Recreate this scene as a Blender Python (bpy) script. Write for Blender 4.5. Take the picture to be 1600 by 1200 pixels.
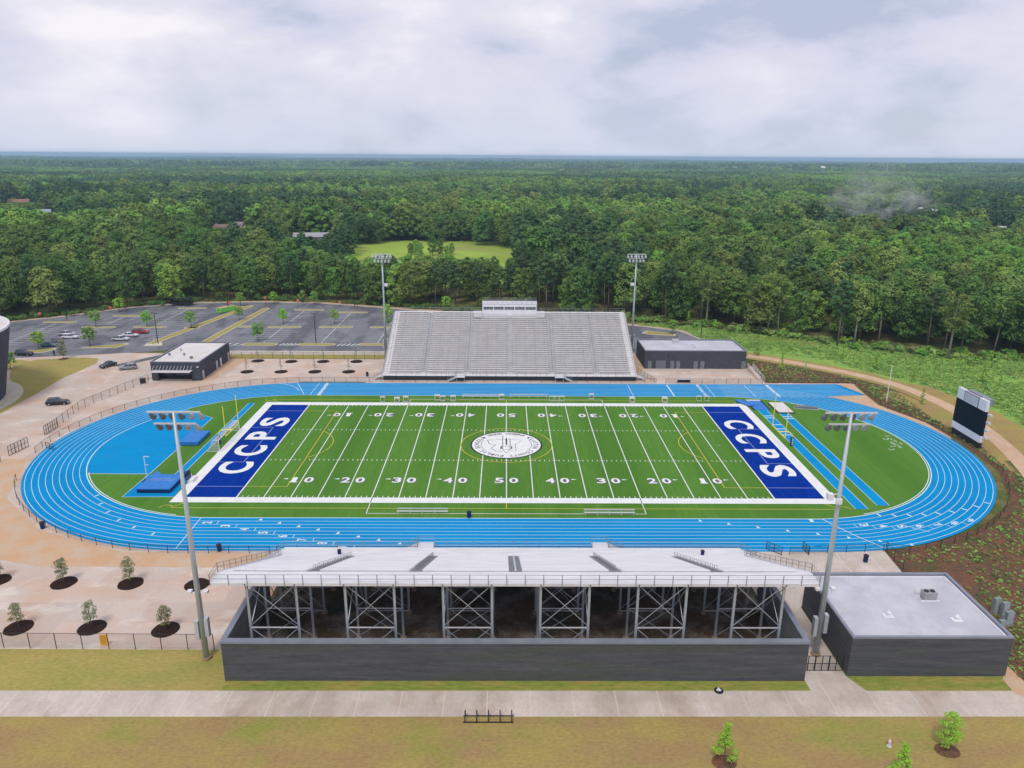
import bpy, math, random
import numpy as np
from mathutils import Vector, Matrix, Euler
for o in list(bpy.data.objects): bpy.data.objects.remove(o)
scene = bpy.context.scene
R = math.radians
# ------------------------------------------------------------------ camera
CX, CY, CZ, YAW, PITCH, ROLL, FPX = -0.339935, -139.253405, 55.641462, 0.009953, 0.298252, 0.007063, 1159.5087
_f = np.array([math.sin(YAW)*math.cos(PITCH), math.cos(YAW)*math.cos(PITCH), -math.sin(PITCH)])
_r = np.array([math.cos(YAW), -math.sin(YAW), 0.0]); _u = np.cross(_r, _f)
_r, _u = math.cos(ROLL)*_r+math.sin(ROLL)*_u, math.cos(ROLL)*_u-math.sin(ROLL)*_r
cam = bpy.data.objects.new("camera", bpy.data.cameras.new("camera"))
scene.collection.objects.link(cam)
cam.data.sensor_width = 36; cam.data.lens = 36*FPX/1600
cam.data.clip_start = 1; cam.data.clip_end = 60000
cam.matrix_world = Matrix([[_r[0], _u[0], -_f[0], CX], [_r[1], _u[1], -_f[1], CY], [_r[2], _u[2], -_f[2], CZ], [0, 0, 0, 1]])
scene.camera = cam
# ------------------------------------------------------------------ light
SUN_EL, SUN_AZ = R(58), R(200)
scene.view_settings.view_transform = 'Standard'; scene.view_settings.look = 'None'
scene.view_settings.exposure = 0.15; scene.view_settings.gamma = 1
sun = bpy.data.objects.new("sun", bpy.data.lights.new("sun", 'SUN'))
scene.collection.objects.link(sun)
sun.data.energy = 1.5; sun.data.angle = R(14); sun.data.color = (1, 0.95, 0.86)
_sd = Vector((math.cos(SUN_EL)*math.sin(SUN_AZ), math.cos(SUN_EL)*math.cos(SUN_AZ), math.sin(SUN_EL)))
sun.rotation_euler = _sd.to_track_quat('Z', 'Y').to_euler(); sun.location = (0, 0, 200)
world = bpy.data.worlds.new("World"); scene.world = world; world.use_nodes = True
def build_world():
    nt = world.node_tree; N = nt.nodes; L = nt.links; N.clear()
    def n(t, **k):
        x = N.new(t)
        for a, b in k.items(): setattr(x, a, b)
        return x
    def m(op, a, b=None, c=None):
        x = n('ShaderNodeMath', operation=op)
        for i, v in enumerate((a, b, c)):
            if v is None: continue
            if isinstance(v, (int, float)): x.inputs[i].default_value = v
            else: L.new(v, x.inputs[i])
        return x.outputs[0]
    sky = n('ShaderNodeTexSky', sky_type='NISHITA'); sky.sun_disc = False
    sky.sun_elevation = SUN_EL; sky.sun_rotation = SUN_AZ
    skc = n('ShaderNodeVectorMath', operation='SCALE'); L.new(sky.outputs[0], skc.inputs[0]); skc.inputs['Scale'].default_value = 0.1
    tc = n('ShaderNodeTexCoord'); sep = n('ShaderNodeSeparateXYZ'); L.new(tc.outputs['Generated'], sep.inputs[0])
    z = m('MAXIMUM', sep.outputs[2], 0.0); zz = m('ADD', z, 0.20)
    px = m('DIVIDE', sep.outputs[0], zz); py = m('DIVIDE', sep.outputs[1], zz)
    def cloud(ox, oy, sc, det, rough, dist=0.0, sy=1.0):
        cb = n('ShaderNodeCombineXYZ'); L.new(m('ADD', sep.outputs[0], ox), cb.inputs[0]); L.new(m('ADD', sep.outputs[1], oy), cb.inputs[1]); L.new(m('MULTIPLY', z, sy), cb.inputs[2])
        t = n('ShaderNodeTexNoise'); t.inputs['Scale'].default_value = sc; t.inputs['Detail'].default_value = det
        t.inputs['Roughness'].default_value = rough; t.inputs['Distortion'].default_value = dist
        L.new(cb.outputs[0], t.inputs['Vector']); return t.outputs[0]
    big = cloud(4.6, 1.1, 2.6, 2, 0.5, 0.0, 2.3); fine = cloud(7.3, 2.2, 5.6, 8, 0.56, 0.12, 2.4)
    mixv = m('ADD', m('MULTIPLY', big, 0.54), m('MULTIPLY', fine, 0.46))
    ramp = n('ShaderNodeValToRGB'); L.new(mixv, ramp.inputs[0]); e = ramp.color_ramp.elements
    e[0].position = 0.41; e[0].color = (0.455, 0.50, 0.65, 1); e[1].position = 0.62; e[1].color = (0.84, 0.815, 0.87, 1)
    k = e.new(0.47); k.color = (0.61, 0.625, 0.76, 1); k = e.new(0.545); k.color = (0.69, 0.69, 0.785, 1)
    # paler, slightly blue veil of cloud low over the horizon
    hz = n('ShaderNodeValToRGB'); L.new(z, hz.inputs[0]); h = hz.color_ramp.elements
    h[0].position = 0.0; h[0].color = (1, 1, 1, 1); h[1].position = 0.12; h[1].color = (0, 0, 0, 1)
    mx = n('ShaderNodeMix', data_type='RGBA'); L.new(m('MULTIPLY', hz.outputs[0], 0.6), mx.inputs[0]); L.new(ramp.outputs[0], mx.inputs[6]); mx.inputs[7].default_value = (0.60, 0.655, 0.77, 1)
    cov = n('ShaderNodeMapRange'); L.new(fine, cov.inputs[0]); cov.inputs[1].default_value = 0.25; cov.inputs[2].default_value = 0.5; cov.inputs[3].default_value = 0.80; cov.inputs[4].default_value = 1.0
    mx2 = n('ShaderNodeMix', data_type='RGBA'); L.new(cov.outputs[0], mx2.inputs[0]); L.new(skc.outputs[0], mx2.inputs[6]); L.new(mx.outputs[2], mx2.inputs[7])
    bg = n('ShaderNodeBackground'); L.new(mx2.outputs[2], bg.inputs[0]); bg.inputs[1].default_value = 1.0
    out = n('ShaderNodeOutputWorld'); L.new(bg.outputs[0], out.inputs[0])
build_world()
scene.cycles.max_bounces = 5; scene.cycles.diffuse_bounces = 3; scene.cycles.transparent_max_bounces = 12
scene.cycles.volume_bounces = 0
COL = scene.collection
rnd = random.Random(7)

# ------------------------------------------------------------------ terrain height and pixel -> ground
_TD = [0, 230, 600, 1500, 3000, 5000, 10000, 17000]; _TZ = [0, 0, -3, -9, -14, -24, -38, -48]
def terr(x, y):
    x = np.asarray(x, float); y = np.asarray(y, float)
    d = np.hypot(x, y); z = np.interp(d, _TD, _TZ)
    a = np.clip((d-260)/900, 0, 1); b = np.clip((d-1500)/6000, 0, 1)
    z = z+a*(3.0*np.sin(x/170+1.0)*np.cos(y/210+.4)+2.2*np.sin(x/90-y/130))
    z = z+b*(11*np.sin(x/1300+2.1+.6*np.sin(y/2100))*np.cos(y/1700+.5)+7*np.sin(x/610-y/900+1.3)+4*np.sin(x/290+y/410))
    return z
def raydir(px, py):
    return _f+(px-800)/FPX*_r-(py-600)/FPX*_u
def G(px, py, z=0.0):
    d = raydir(px, py); t = (z-CZ)/d[2]
    return (CX+t*d[0], CY+t*d[1])
def GT(px, py, h=0.0):
    d = raydir(px, py); d = d/np.linalg.norm(d); t = 150.0
    for _ in range(4000):
        p = np.array([CX, CY, CZ])+t*d
        if p[2] <= float(terr(p[0], p[1]))+h: break
        t += max(1.0, t*0.004)
    return float(p[0]), float(p[1]), float(terr(p[0], p[1]))

# ------------------------------------------------------------------ materials
def _nt(name):
    m = bpy.data.materials.new(name); m.use_nodes = True
    return m, m.node_tree.nodes, m.node_tree.links, m.node_tree.nodes['Principled BSDF']
def mat(name, col, col2=None, scale=1.0, rough=.75, spec=.3, metal=0, lo=.4, hi=.6, detail=5, bump=0, stretch=(1, 1, 1), obj=False, col3=None, scale3=.1, lo3=.5, hi3=.65, rnd_v=0, fine=0, fsc=2.5):
    m, N, L, B = _nt(name)
    B.inputs['Roughness'].default_value = rough; B.inputs['Specular IOR Level'].default_value = spec; B.inputs['Metallic'].default_value = metal
    B.inputs['Base Color'].default_value = (*col, 1); m.diffuse_color = (*col, 1)
    if col2 is None: return m
    if obj: tc = N.new('ShaderNodeTexCoord'); src = tc.outputs['Object']
    else: g = N.new('ShaderNodeNewGeometry'); src = g.outputs['Position']
    mp = N.new('ShaderNodeMapping'); mp.inputs['Scale'].default_value = stretch; L.new(src, mp.inputs[0])
    def noise(sc, a, b, det):
        t = N.new('ShaderNodeTexNoise'); t.inputs['Scale'].default_value = sc; t.inputs['Detail'].default_value = det; t.inputs['Roughness'].default_value = .62
        L.new(mp.outputs[0], t.inputs['Vector'])
        r = N.new('ShaderNodeMapRange'); r.inputs[1].default_value = a; r.inputs[2].default_value = b; L.new(t.outputs[0], r.inputs[0]); return r.outputs[0], t.outputs[0]
    f, raw = noise(scale, lo, hi, detail)
    x = N.new('ShaderNodeMix'); x.data_type = 'RGBA'; L.new(f, x.inputs[0]); x.inputs[6].default_value = (*col, 1); x.inputs[7].default_value = (*col2, 1)
    outc = x.outputs[2]
    if col3:
        f3, _ = noise(scale3, lo3, hi3, 4)
        x3 = N.new('ShaderNodeMix'); x3.data_type = 'RGBA'; L.new(f3, x3.inputs[0]); L.new(outc, x3.inputs[6]); x3.inputs[7].default_value = (*col3, 1); outc = x3.outputs[2]
    if fine:
        t = N.new('ShaderNodeTexNoise'); t.inputs['Scale'].default_value = fsc; t.inputs['Detail'].default_value = 5; t.inputs['Roughness'].default_value = .75; L.new(mp.outputs[0], t.inputs['Vector'])
        r_ = N.new('ShaderNodeMapRange'); r_.inputs[1].default_value = .3; r_.inputs[2].default_value = .7; r_.inputs[3].default_value = 1-fine; r_.inputs[4].default_value = 1+fine; L.new(t.outputs[0], r_.inputs[0])
        vm_ = N.new('ShaderNodeVectorMath'); vm_.operation = 'SCALE'; L.new(outc, vm_.inputs[0]); L.new(r_.outputs[0], vm_.inputs['Scale']); outc = vm_.outputs[0]
    if rnd_v:
        oi = N.new('ShaderNodeObjectInfo'); hs = N.new('ShaderNodeHueSaturation')
        mr = N.new('ShaderNodeMapRange'); mr.inputs[3].default_value = 1-rnd_v; mr.inputs[4].default_value = 1+rnd_v; L.new(oi.outputs['Random'], mr.inputs[0])
        L.new(mr.outputs[0], hs.inputs['Value']); L.new(outc, hs.inputs['Color'])
        mh = N.new('ShaderNodeMath'); mh.operation = 'MULTIPLY_ADD'; mh.inputs[1].default_value = 7.13; mh.inputs[2].default_value = 0
        fr = N.new('ShaderNodeMath'); fr.operation = 'FRACT'; L.new(oi.outputs['Random'], mh.inputs[0]); L.new(mh.outputs[0], fr.inputs[0])
        mr2 = N.new('ShaderNodeMapRange'); mr2.inputs[3].default_value = .475; mr2.inputs[4].default_value = .518; L.new(fr.outputs[0], mr2.inputs[0]); L.new(mr2.outputs[0], hs.inputs['Hue'])
        outc = hs.outputs[0]
    L.new(outc, B.inputs['Base Color'])
    if bump:
        b = N.new('ShaderNodeBump'); b.inputs['Strength'].default_value = bump; b.inputs['Distance'].default_value = .1; L.new(raw, b.inputs['Height']); L.new(b.outputs[0], B.inputs['Normal'])
    m['outc'] = 1
    return m
def slab_tone(m, s, amt):
    N = m.node_tree.nodes; L = m.node_tree.links; B = N['Principled BSDF']; src = B.inputs['Base Color'].links[0].from_socket
    g = N.new('ShaderNodeNewGeometry'); sn = N.new('ShaderNodeVectorMath'); sn.operation = 'SNAP'; sn.inputs[1].default_value = (s, s, 50); L.new(g.outputs['Position'], sn.inputs[0])
    w = N.new('ShaderNodeTexWhiteNoise'); L.new(sn.outputs[0], w.inputs['Vector']); r_ = N.new('ShaderNodeMapRange'); r_.inputs[3].default_value = 1-amt; r_.inputs[4].default_value = 1+amt; L.new(w.outputs['Value'], r_.inputs[0])
    v = N.new('ShaderNodeVectorMath'); v.operation = 'SCALE'; L.new(src, v.inputs[0]); L.new(r_.outputs[0], v.inputs['Scale']); L.new(v.outputs[0], B.inputs['Base Color']); return m
def add_grid(m, sx, sy, w, dark, ox=0, oy=0, amount=.6):
    """panel joints: thin lines every sx, sy metres"""
    N = m.node_tree.nodes; L = m.node_tree.links; B = N['Principled BSDF']; src = B.inputs['Base Color'].links[0].from_socket
    g = N.new('ShaderNodeNewGeometry'); s = N.new('ShaderNodeSeparateXYZ'); L.new(g.outputs['Position'], s.inputs[0])
    def line(o, per, off):
        a = N.new('ShaderNodeMath'); a.operation = 'ADD'; a.inputs[1].default_value = off; L.new(o, a.inputs[0])
        b = N.new('ShaderNodeMath'); b.operation = 'PINGPONG'; b.inputs[1].default_value = per/2; L.new(a.outputs[0], b.inputs[0])
        c = N.new('ShaderNodeMath'); c.operation = 'LESS_THAN'; c.inputs[1].default_value = w/2; L.new(b.outputs[0], c.inputs[0]); return c.outputs[0]
    v = None
    for o, per, off in ((s.outputs[0], sx, ox), (s.outputs[1], sy, oy)):
        if per:
            l = line(o, per, off)
            if v is None: v = l
            else:
                mm = N.new('ShaderNodeMath'); mm.operation = 'MAXIMUM'; L.new(v, mm.inputs[0]); L.new(l, mm.inputs[1]); v = mm.outputs[0]
    k = N.new('ShaderNodeMath'); k.operation = 'MULTIPLY'; k.inputs[1].default_value = amount; L.new(v, k.inputs[0])
    x = N.new('ShaderNodeMix'); x.data_type = 'RGBA'; L.new(k.outputs[0], x.inputs[0]); L.new(src, x.inputs[6]); x.inputs[7].default_value = (*dark, 1)
    L.new(x.outputs[2], B.inputs['Base Color']); return m
M = {}
M['ground'] = mat('ground_cover', (.10, .13, .035), (.19, .15, .06), .25, .95, .1, col3=(.05, .075, .02), scale3=.05, fine=0.4)
M['lawn'] = mat('dry_lawn', (.38, .305, .095), (.31, .29, .08), .22, .95, .1, lo=.42, hi=.6, detail=9, col3=(.34, .265, .10), scale3=.07, lo3=.5, hi3=.7, bump=.3, stretch=(.6, 1.6, 1), fine=0.24)
M['lawn_green'] = mat('watered_lawn', (.22, .265, .05), (.34, .275, .075), .5, .95, .1, lo=.45, hi=.62, detail=9, stretch=(.3, 1.5, 1), bump=.3, fine=0.35)
M['lawn_brown'] = mat('worn_lawn', (.335, .23, .10), (.36, .28, .09), .16, .95, .1, lo=.40, hi=.6, detail=9, col3=(.26, .275, .06), scale3=.09, lo3=.54, hi3=.7, bump=.3, stretch=(.8, 1.5, 1), fine=0.24)
M['concrete'] = add_grid(mat('stained_plaza_concrete', (.56, .47, .415), (.56, .40, .305), .11, .85, .2, lo=.42, hi=.62, detail=7, col3=(.64, .56, .49), scale3=.16, lo3=.56, hi3=.66, stretch=(1, 1.5, 1), fine=0.07), 4.6, 4.6, .09, (.60, .50, .42), ox=1.2, amount=.5)
M['path'] = add_grid(mat('path_concrete', (.52, .445, .385), (.61, .53, .465), .3, .85, .2, lo=.38, hi=.62, detail=8, col3=(.44, .35, .285), scale3=.12, stretch=(1, .6, 1), fine=0.1), 4.6, 0, .12, (.66, .59, .53), ox=2.1, amount=.7)
M['orange'] = mat('clay_stained_concrete', (.58, .36, .21), (.56, .42, .30), .3, .9, .1, lo=.4, hi=.62, detail=7, fine=0.07)
slab_tone(M['concrete'], 4.6, .07); slab_tone(M['path'], 4.6, .05)
M['clay'] = mat('bare_clay_path', (.56, .37, .23), (.60, .43, .30), .35, .95, .1, detail=7, fine=0.15)
M['redsoil'] = mat('red_soil', (.125, .075, .05), (.19, .085, .05), .4, .95, .1, detail=8, col3=(.09, .085, .03), scale3=.25, bump=.4, fine=0.5)
M['asphalt'] = mat('parking_asphalt', (.165, .17, .19), (.205, .21, .23), .12, .85, .25, lo=.38, hi=.62, detail=8, col3=(.115, .12, .135), scale3=.09, lo3=.48, hi3=.58, stretch=(1.4, .6, 1), fine=0.14)
M['brush'] = mat('rough_grass_slope', (.19, .34, .07), (.27, .41, .09), .22, .95, .1, detail=9, col3=(.25, .24, .08), scale3=.06, lo3=.52, hi3=.7, bump=.5, fine=0.4)
M['mulch'] = mat('dark_mulch', (.022, .012, .009), (.04, .02, .014), 6, .95, .1, bump=.4)
M['turf'] = mat('artificial_turf', (.082, .205, .028), (.108, .245, .038), .9, .95, .04, lo=.35, hi=.65, detail=9, stretch=(2.2, .15, 1), col3=(.075, .19, .026), scale3=.035, lo3=.45, hi3=.6, fine=0.12)
M['track'] = mat('blue_running_track', (.0, .235, .53), (.0, .28, .60), .12, .8, .06, lo=.35, hi=.65, detail=7, stretch=(.5, 1.3, 1), col3=(.01, .26, .53), scale3=.3, lo3=.55, hi3=.75, fine=0.05)
M['white'] = mat('white_marking', (.80, .80, .79), (.72, .73, .72), .8, .7, .2)
M['lane'] = mat('lane_line_white', (.62, .75, .82))
M['yellow'] = mat('yellow_marking', (.62, .50, .055))
M['viol'] = mat('faint_white_marking', (.33, .34, .62))
M['royal'] = mat('royal_blue_turf', (.0, .026, .25), (.0, .034, .30), .6, .95, .04, stretch=(2, .2, 1))
M['black'] = mat('black_ink', (.02, .02, .03))
M['greymark'] = mat('grey_shadow_marking', (.12, .13, .13))
M['brick'] = mat('charcoal_block', (.066, .070, .084), (.105, .105, .112), .35, .85, .2, detail=9, stretch=(.4, .4, 6), lo=.35, hi=.65, col3=(.08, .09, .075), scale3=.12, fine=0.3)
M['brick2'] = mat('charcoal_block_smooth', (.055, .062, .08), (.075, .08, .098), .6, .85, .2, detail=6, stretch=(1, 1, 5))
M['coping'] = mat('metal_coping', (.22, .24, .30), (.26, .28, .34), .4, .5, .4, metal=.1)
M['roof'] = mat('pale_roof_membrane', (.47, .47, .525), (.56, .56, .60), .25, .6, .3, detail=8, col3=(.38, .38, .41), scale3=.35, lo3=.6, hi3=.8, fine=0.04)
M['roof2'] = mat('dusty_roof_membrane', (.62, .59, .56), (.70, .68, .65), .2, .7, .3, detail=7)
M['alu'] = mat('seat_aluminium', (.66, .65, .67), (.73, .72, .74), .8, .42, .5, metal=.25, detail=4, stretch=(.4, 3, 1))
M['alu_dark'] = mat('deck_aluminium', (.50, .49, .51), (.57, .56, .58), .5, .5, .4, metal=.25)
M['steel'] = mat('galvanised_steel', (.46, .52, .57), (.56, .60, .64), .5, .45, .5, metal=.35)
M['polemat'] = mat('galvanised_pole', (.42, .47, .51), (.50, .55, .58), .7, .5, .5, metal=.3, stretch=(1, 1, .2))
M['blackmetal'] = mat('black_metal', (.02, .022, .026), rough=.5)
M['rail'] = mat('rail_aluminium', (.27, .27, .29), rough=.4, metal=.3)
M['deckwarm'] = mat('far_foot_deck', (.56, .54, .54), (.63, .61, .61), .5, .6, .3, metal=.1)
M['bench'] = add_grid(mat('bench_aluminium', (.74, .72, .72), (.81, .79, .79), .8, .42, .5, metal=.25, detail=5, stretch=(.5, 2, 1), col3=(.64, .61, .60), scale3=.25, lo3=.56, hi3=.72), 2.6, 0, .16, (.25, .25, .27), amount=.55)
M['seatwhite'] = mat('bright_seat_aluminium', (.63, .62, .64), (.72, .71, .73), .8, .5, .3, stretch=(.3, 2, 1))
M['tread'] = mat('worn_stair_tread', (.17, .17, .19), (.24, .24, .26), 1.5)
M['charcoal'] = mat('charcoal_metal', (.028, .032, .042), rough=.7, spec=.15)
M['whitep'] = mat('white_paint', (.78, .77, .80), (.72, .70, .74), .7, .5, .4)
M['glass'] = mat('dark_window_glass', (.05, .07, .11), rough=.15, spec=.6)
M['door'] = mat('grey_painted_door', (.17, .19, .22), rough=.5)
M['padblue'] = mat('blue_vinyl_mat', (.01, .16, .52), (.015, .20, .60), 1.2, .5, .4)
M['padnavy'] = mat('navy_vinyl', (.006, .02, .10), rough=.5)
M['postyellow'] = mat('goal_post_yellow', (.95, .80, .10), rough=.4)
M['green_bin'] = mat('bright_green_metal', (.20, .62, .10), rough=.5)
M['redpaint'] = mat('red_paint', (.45, .02, .03), rough=.3, spec=.6)
M['orangep'] = mat('orange_plastic', (.75, .30, .04), rough=.5)
M['screen'] = mat('dark_led_screen', (.006, .012, .022), rough=.6, spec=.1)
M['sand'] = mat('white_pit_cover', (.72, .68, .66), (.66, .62, .60), 1)
M['rubber'] = mat('tyre_rubber', (.015, .015, .016), rough=.8)
M['chrome'] = mat('wheel_metal', (.5, .5, .52), rough=.3, metal=.8)
M['bark'] = mat('tree_bark', (.15, .12, .09), (.24, .20, .16), 1.5, .9, .1, obj=True, stretch=(1, 1, .2))
M['palebark'] = mat('pale_tree_bark', (.38, .35, .31), (.26, .22, .18), 1.2, .9, .1, obj=True)
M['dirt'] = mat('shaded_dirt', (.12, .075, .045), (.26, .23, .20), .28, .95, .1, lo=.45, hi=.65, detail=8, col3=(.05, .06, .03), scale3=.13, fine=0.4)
M['concrete_pale'] = mat('pale_kerb_concrete', (.56, .50, .40), (.62, .56, .46), .5, .9, .1)
M['foot'] = mat('footing_concrete', (.35, .24, .17))
def leafmat(name, c1, c2, sc=.35, rv=.25, tr=.25):
    m = mat(name, c1, c2, sc, .75, .15, lo=.35, hi=.65, detail=3, rnd_v=rv)
    return m
M['leafA'] = leafmat('dark_broad_leaves', (.078, .168, .038), (.13, .225, .05))
M['leafB'] = leafmat('fresh_broad_leaves', (.15, .30, .05), (.21, .37, .065))
M['leafP'] = leafmat('pine_needles', (.05, .12, .048), (.085, .16, .055))
M['leafO'] = leafmat('olive_leaves', (.15, .24, .055), (.215, .31, .075))
M['leafY'] = leafmat('young_bright_leaves', (.19, .42, .04), (.28, .52, .06), 2, .12)
M['leafG'] = leafmat('grey_green_leaves', (.17, .20, .09), (.27, .29, .15), 2, .15)
M['weed'] = leafmat('weed_leaves', (.21, .38, .08), (.30, .48, .12), .15, .3)
M['weed2'] = leafmat('planted_shrub_leaves', (.12, .17, .05), (.20, .22, .08), .3, .3)
M['leafR'] = leafmat('rusty_dying_leaves', (.13, .06, .03), (.16, .09, .045))
def fence_fabric():
    m, N, L, B = _nt('chain_link_fabric'); B.inputs['Base Color'].default_value = (.03, .03, .035, 1)
    t = N.new('ShaderNodeBsdfTransparent'); x = N.new('ShaderNodeMixShader'); x.inputs[0].default_value = .16
    L.new(t.outputs[0], x.inputs[1]); L.new(B.outputs[0], x.inputs[2]); L.new(x.outputs[0], N['Material Output'].inputs[0]); return m
M['fabric'] = fence_fabric()

# ------------------------------------------------------------------ mesh builder
class MB:
    def __init__(s): s.v = []; s.f = []
    def quad(s, a, b, c, d):
        n = len(s.v); s.v += [tuple(a), tuple(b), tuple(c), tuple(d)]; s.f.append((n, n+1, n+2, n+3)); return s
    def poly(s, pts, z=None):
        n = len(s.v); s.v += [(p[0], p[1], z if z is not None else p[2]) for p in pts]; s.f.append(tuple(range(n, n+len(pts)))); return s
    def prism(s, pts, z0, z1, bottom=True):
        a = sum(pts[i][0]*pts[(i+1) % len(pts)][1]-pts[(i+1) % len(pts)][0]*pts[i][1] for i in range(len(pts)))
        if a < 0: pts = pts[::-1]
        n = len(s.v); k = len(pts)
        s.v += [(p[0], p[1], z0) for p in pts]+[(p[0], p[1], z1) for p in pts]
        for i in range(k): j = (i+1) % k; s.f.append((n+i, n+j, n+k+j, n+k+i))
        s.f.append(tuple(range(n+k, n+2*k)))
        if bottom: s.f.append(tuple(range(n+k-1, n-1, -1)))
        return s
    def box(s, x0, x1, y0, y1, z0, z1): return s.prism([(x0, y0), (x1, y0), (x1, y1), (x0, y1)], z0, z1)
    def bar(s, p, q, w, h=None, up=(0, 0, 1)):
        h = h or w; p = Vector(p); q = Vector(q); d = (q-p).normalized(); up = Vector(up)
        if abs(d.dot(up)) > .99: up = Vector((1, 0, 0))
        a = d.cross(up).normalized()*w/2; b = a.cross(d).normalized()*h/2
        n = len(s.v)
        for c in (p, q): s.v += [tuple(c-a-b), tuple(c+a-b), tuple(c+a+b), tuple(c-a+b)]
        s.f += [(n+3, n+2, n+1, n), (n+4, n+5, n+6, n+7)]
        for i in range(4): j = (i+1) % 4; s.f.append((n+i, n+j, n+4+j, n+4+i))
        return s
    def tube(s, pts, rad, k=8, cap=True):
        pts = [Vector(p) for p in pts]; rads = rad if isinstance(rad, (list, tuple)) else [rad]*len(pts); n = len(s.v)
        for i, p in enumerate(pts):
            d = (pts[min(i+1, len(pts)-1)]-pts[max(i-1, 0)]).normalized(); up = Vector((0, 0, 1)) if abs(d.z) < .95 else Vector((1, 0, 0))
            a = d.cross(up).normalized(); b = d.cross(a)
            for j in range(k):
                t = 2*math.pi*j/k; s.v.append(tuple(p+(a*math.cos(t)+b*math.sin(t))*rads[i]))
        for i in range(len(pts)-1):
            for j in range(k):
                j2 = (j+1) % k; s.f.append((n+i*k+j, n+i*k+j2, n+(i+1)*k+j2, n+(i+1)*k+j))
        if cap:
            s.f.append(tuple(n+j for j in range(k))[::-1]); m = n+(len(pts)-1)*k; s.f.append(tuple(m+j for j in range(k)))
        return s
    def cyl(s, x, y, z0, z1, r, k=16, r2=None): return s.tube([(x, y, z0), (x, y, z1)], [r, r if r2 is None else r2], k)
    def strip(s, pts, w, z, closed=False):
        """flat line of width w along 2D pts"""
        n = len(pts)
        L_, R_ = [], []
        for i in range(n):
            a = Vector(pts[(i-1) % n] if closed or i > 0 else pts[0]); b = Vector(pts[(i+1) % n] if closed or i < n-1 else pts[-1])
            d = (b-a).normalized(); nn = Vector((-d.y, d.x))*w/2; p = Vector(pts[i]); L_.append(p+nn); R_.append(p-nn)
        m = len(s.v)
        for a, b in zip(L_, R_): s.v += [(b.x, b.y, z), (a.x, a.y, z)]
        for i in range(n if closed else n-1):
            j = (i+1) % n; s.f.append((m+2*i, m+2*j, m+2*j+1, m+2*i+1))
        return s
    def add(s, vs, fs, T=None):
        n = len(s.v)
        s.v += [tuple(T @ Vector(v)) if T is not None else tuple(v) for v in vs]
        s.f += [tuple(n+i for i in f) for f in fs]; return s
    def mesh(s, name, m, smooth=False, off=None):
        me = bpy.data.meshes.new(name)
        v = s.v if off is None else [(a-off[0], b-off[1], c-off[2]) for a, b, c in s.v]
        me.from_pydata(v, [], s.f); me.materials.append(M[m] if isinstance(m, str) else m)
        if smooth:
            for p in me.polygons: p.use_smooth = True
        me.update(); return me
    def build(s, name, m, parent=None, smooth=False, world=True):
        off = tuple(parent_loc(parent)) if (parent is not None and world) else None
        o = bpy.data.objects.new(name, s.mesh(name, m, smooth, off)); COL.objects.link(o)
        if parent is not None: o.parent = parent
        return o
def parent_loc(p):
    l = Vector((0, 0, 0))
    while p is not None: l += Vector(p.location); p = p.parent
    return l
def tag(o, label, cat=None, group=None, kind=None):
    if label: o['label'] = label
    if cat: o['category'] = cat
    if group: o['group'] = group
    if kind: o['kind'] = kind
    return o
def thing(name, label, cat, loc=(0, 0, 0), rz=0, group=None):
    o = bpy.data.objects.new(name, None); COL.objects.link(o); o.location = loc; o.rotation_euler = (0, 0, rz)
    o.empty_display_size = .2
    return tag(o, label, cat, group)
def dup(root, loc, rz=0, label=None, group=None, scale=None):
    r = root.copy(); COL.objects.link(r); r.location = loc; r.rotation_euler = (0, 0, rz)
    if scale: r.scale = scale
    if label: r['label'] = label
    if group: r['group'] = group
    for ch in list(root.children):
        c = ch.copy(); COL.objects.link(c); c.parent = r
        for g in ch.children: d = g.copy(); COL.objects.link(d); d.parent = c
    return r
def struct(name, mb, m, label=None):
    o = mb.build(name, m); o['kind'] = 'structure'
    if label: o['label'] = label
    return o
def text_geo(s, size=1.0, offset=0.0, sx=1.0, center=True):
    c = bpy.data.curves.new('t', 'FONT'); c.body = s; c.size = size; c.offset = offset; c.resolution_u = 4
    if center: c.align_x = 'CENTER'; c.align_y = 'CENTER'
    o = bpy.data.objects.new('t', c); COL.objects.link(o)
    bpy.context.view_layer.update()
    me = o.evaluated_get(bpy.context.evaluated_depsgraph_get()).to_mesh()
    v = [tuple(a.co) for a in me.vertices]; f = [tuple(p.vertices) for p in me.polygons]
    bpy.data.objects.remove(o); bpy.data.curves.remove(c)
    return v, f
_glyph = {}
def put_text(mb, s, x, y, z, w, h, rot=0.0, offset=.03, boxfit=True):
    """flat text fitted to w x h centred on (x, y), rotated about z"""
    key = (s, offset)
    if key not in _glyph: _glyph[key] = text_geo(s, 1.0, offset)
    v, f = _glyph[key]
    xs = [a[0] for a in v]; ys = [a[1] for a in v]; cx, cy = (min(xs)+max(xs))/2, (min(ys)+max(ys))/2
    kx = w/(max(xs)-min(xs)); ky = h/(max(ys)-min(ys))
    T = Matrix.Translation((x, y, z)) @ Matrix.Rotation(rot, 4, 'Z') @ Matrix.Diagonal((kx, ky, 0, 1)) @ Matrix.Translation((-cx, -cy, 0))
    mb.add(v, f, T)
XL, XR = -48.8, 50.3
def PT(cx, r, a):
    # the bends are not perfect semicircles: slightly fuller on the far side
    s = math.sin(2*a)
    if cx == XL: r *= 1-.010*abs(s)-.016*s
    elif cx == XR: r *= 1+.018*s
    return (cx+r*math.cos(a), r*math.sin(a))
def arc(cx, cy, r, a0, a1, n=32):
    if cx in (XL, XR) and cy == 0: return [PT(cx, r, a0+(a1-a0)*i/n) for i in range(n+1)]
    return [(cx+r*math.cos(a0+(a1-a0)*i/n), cy+r*math.sin(a0+(a1-a0)*i/n)) for i in range(n+1)]
PI = math.pi

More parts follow.
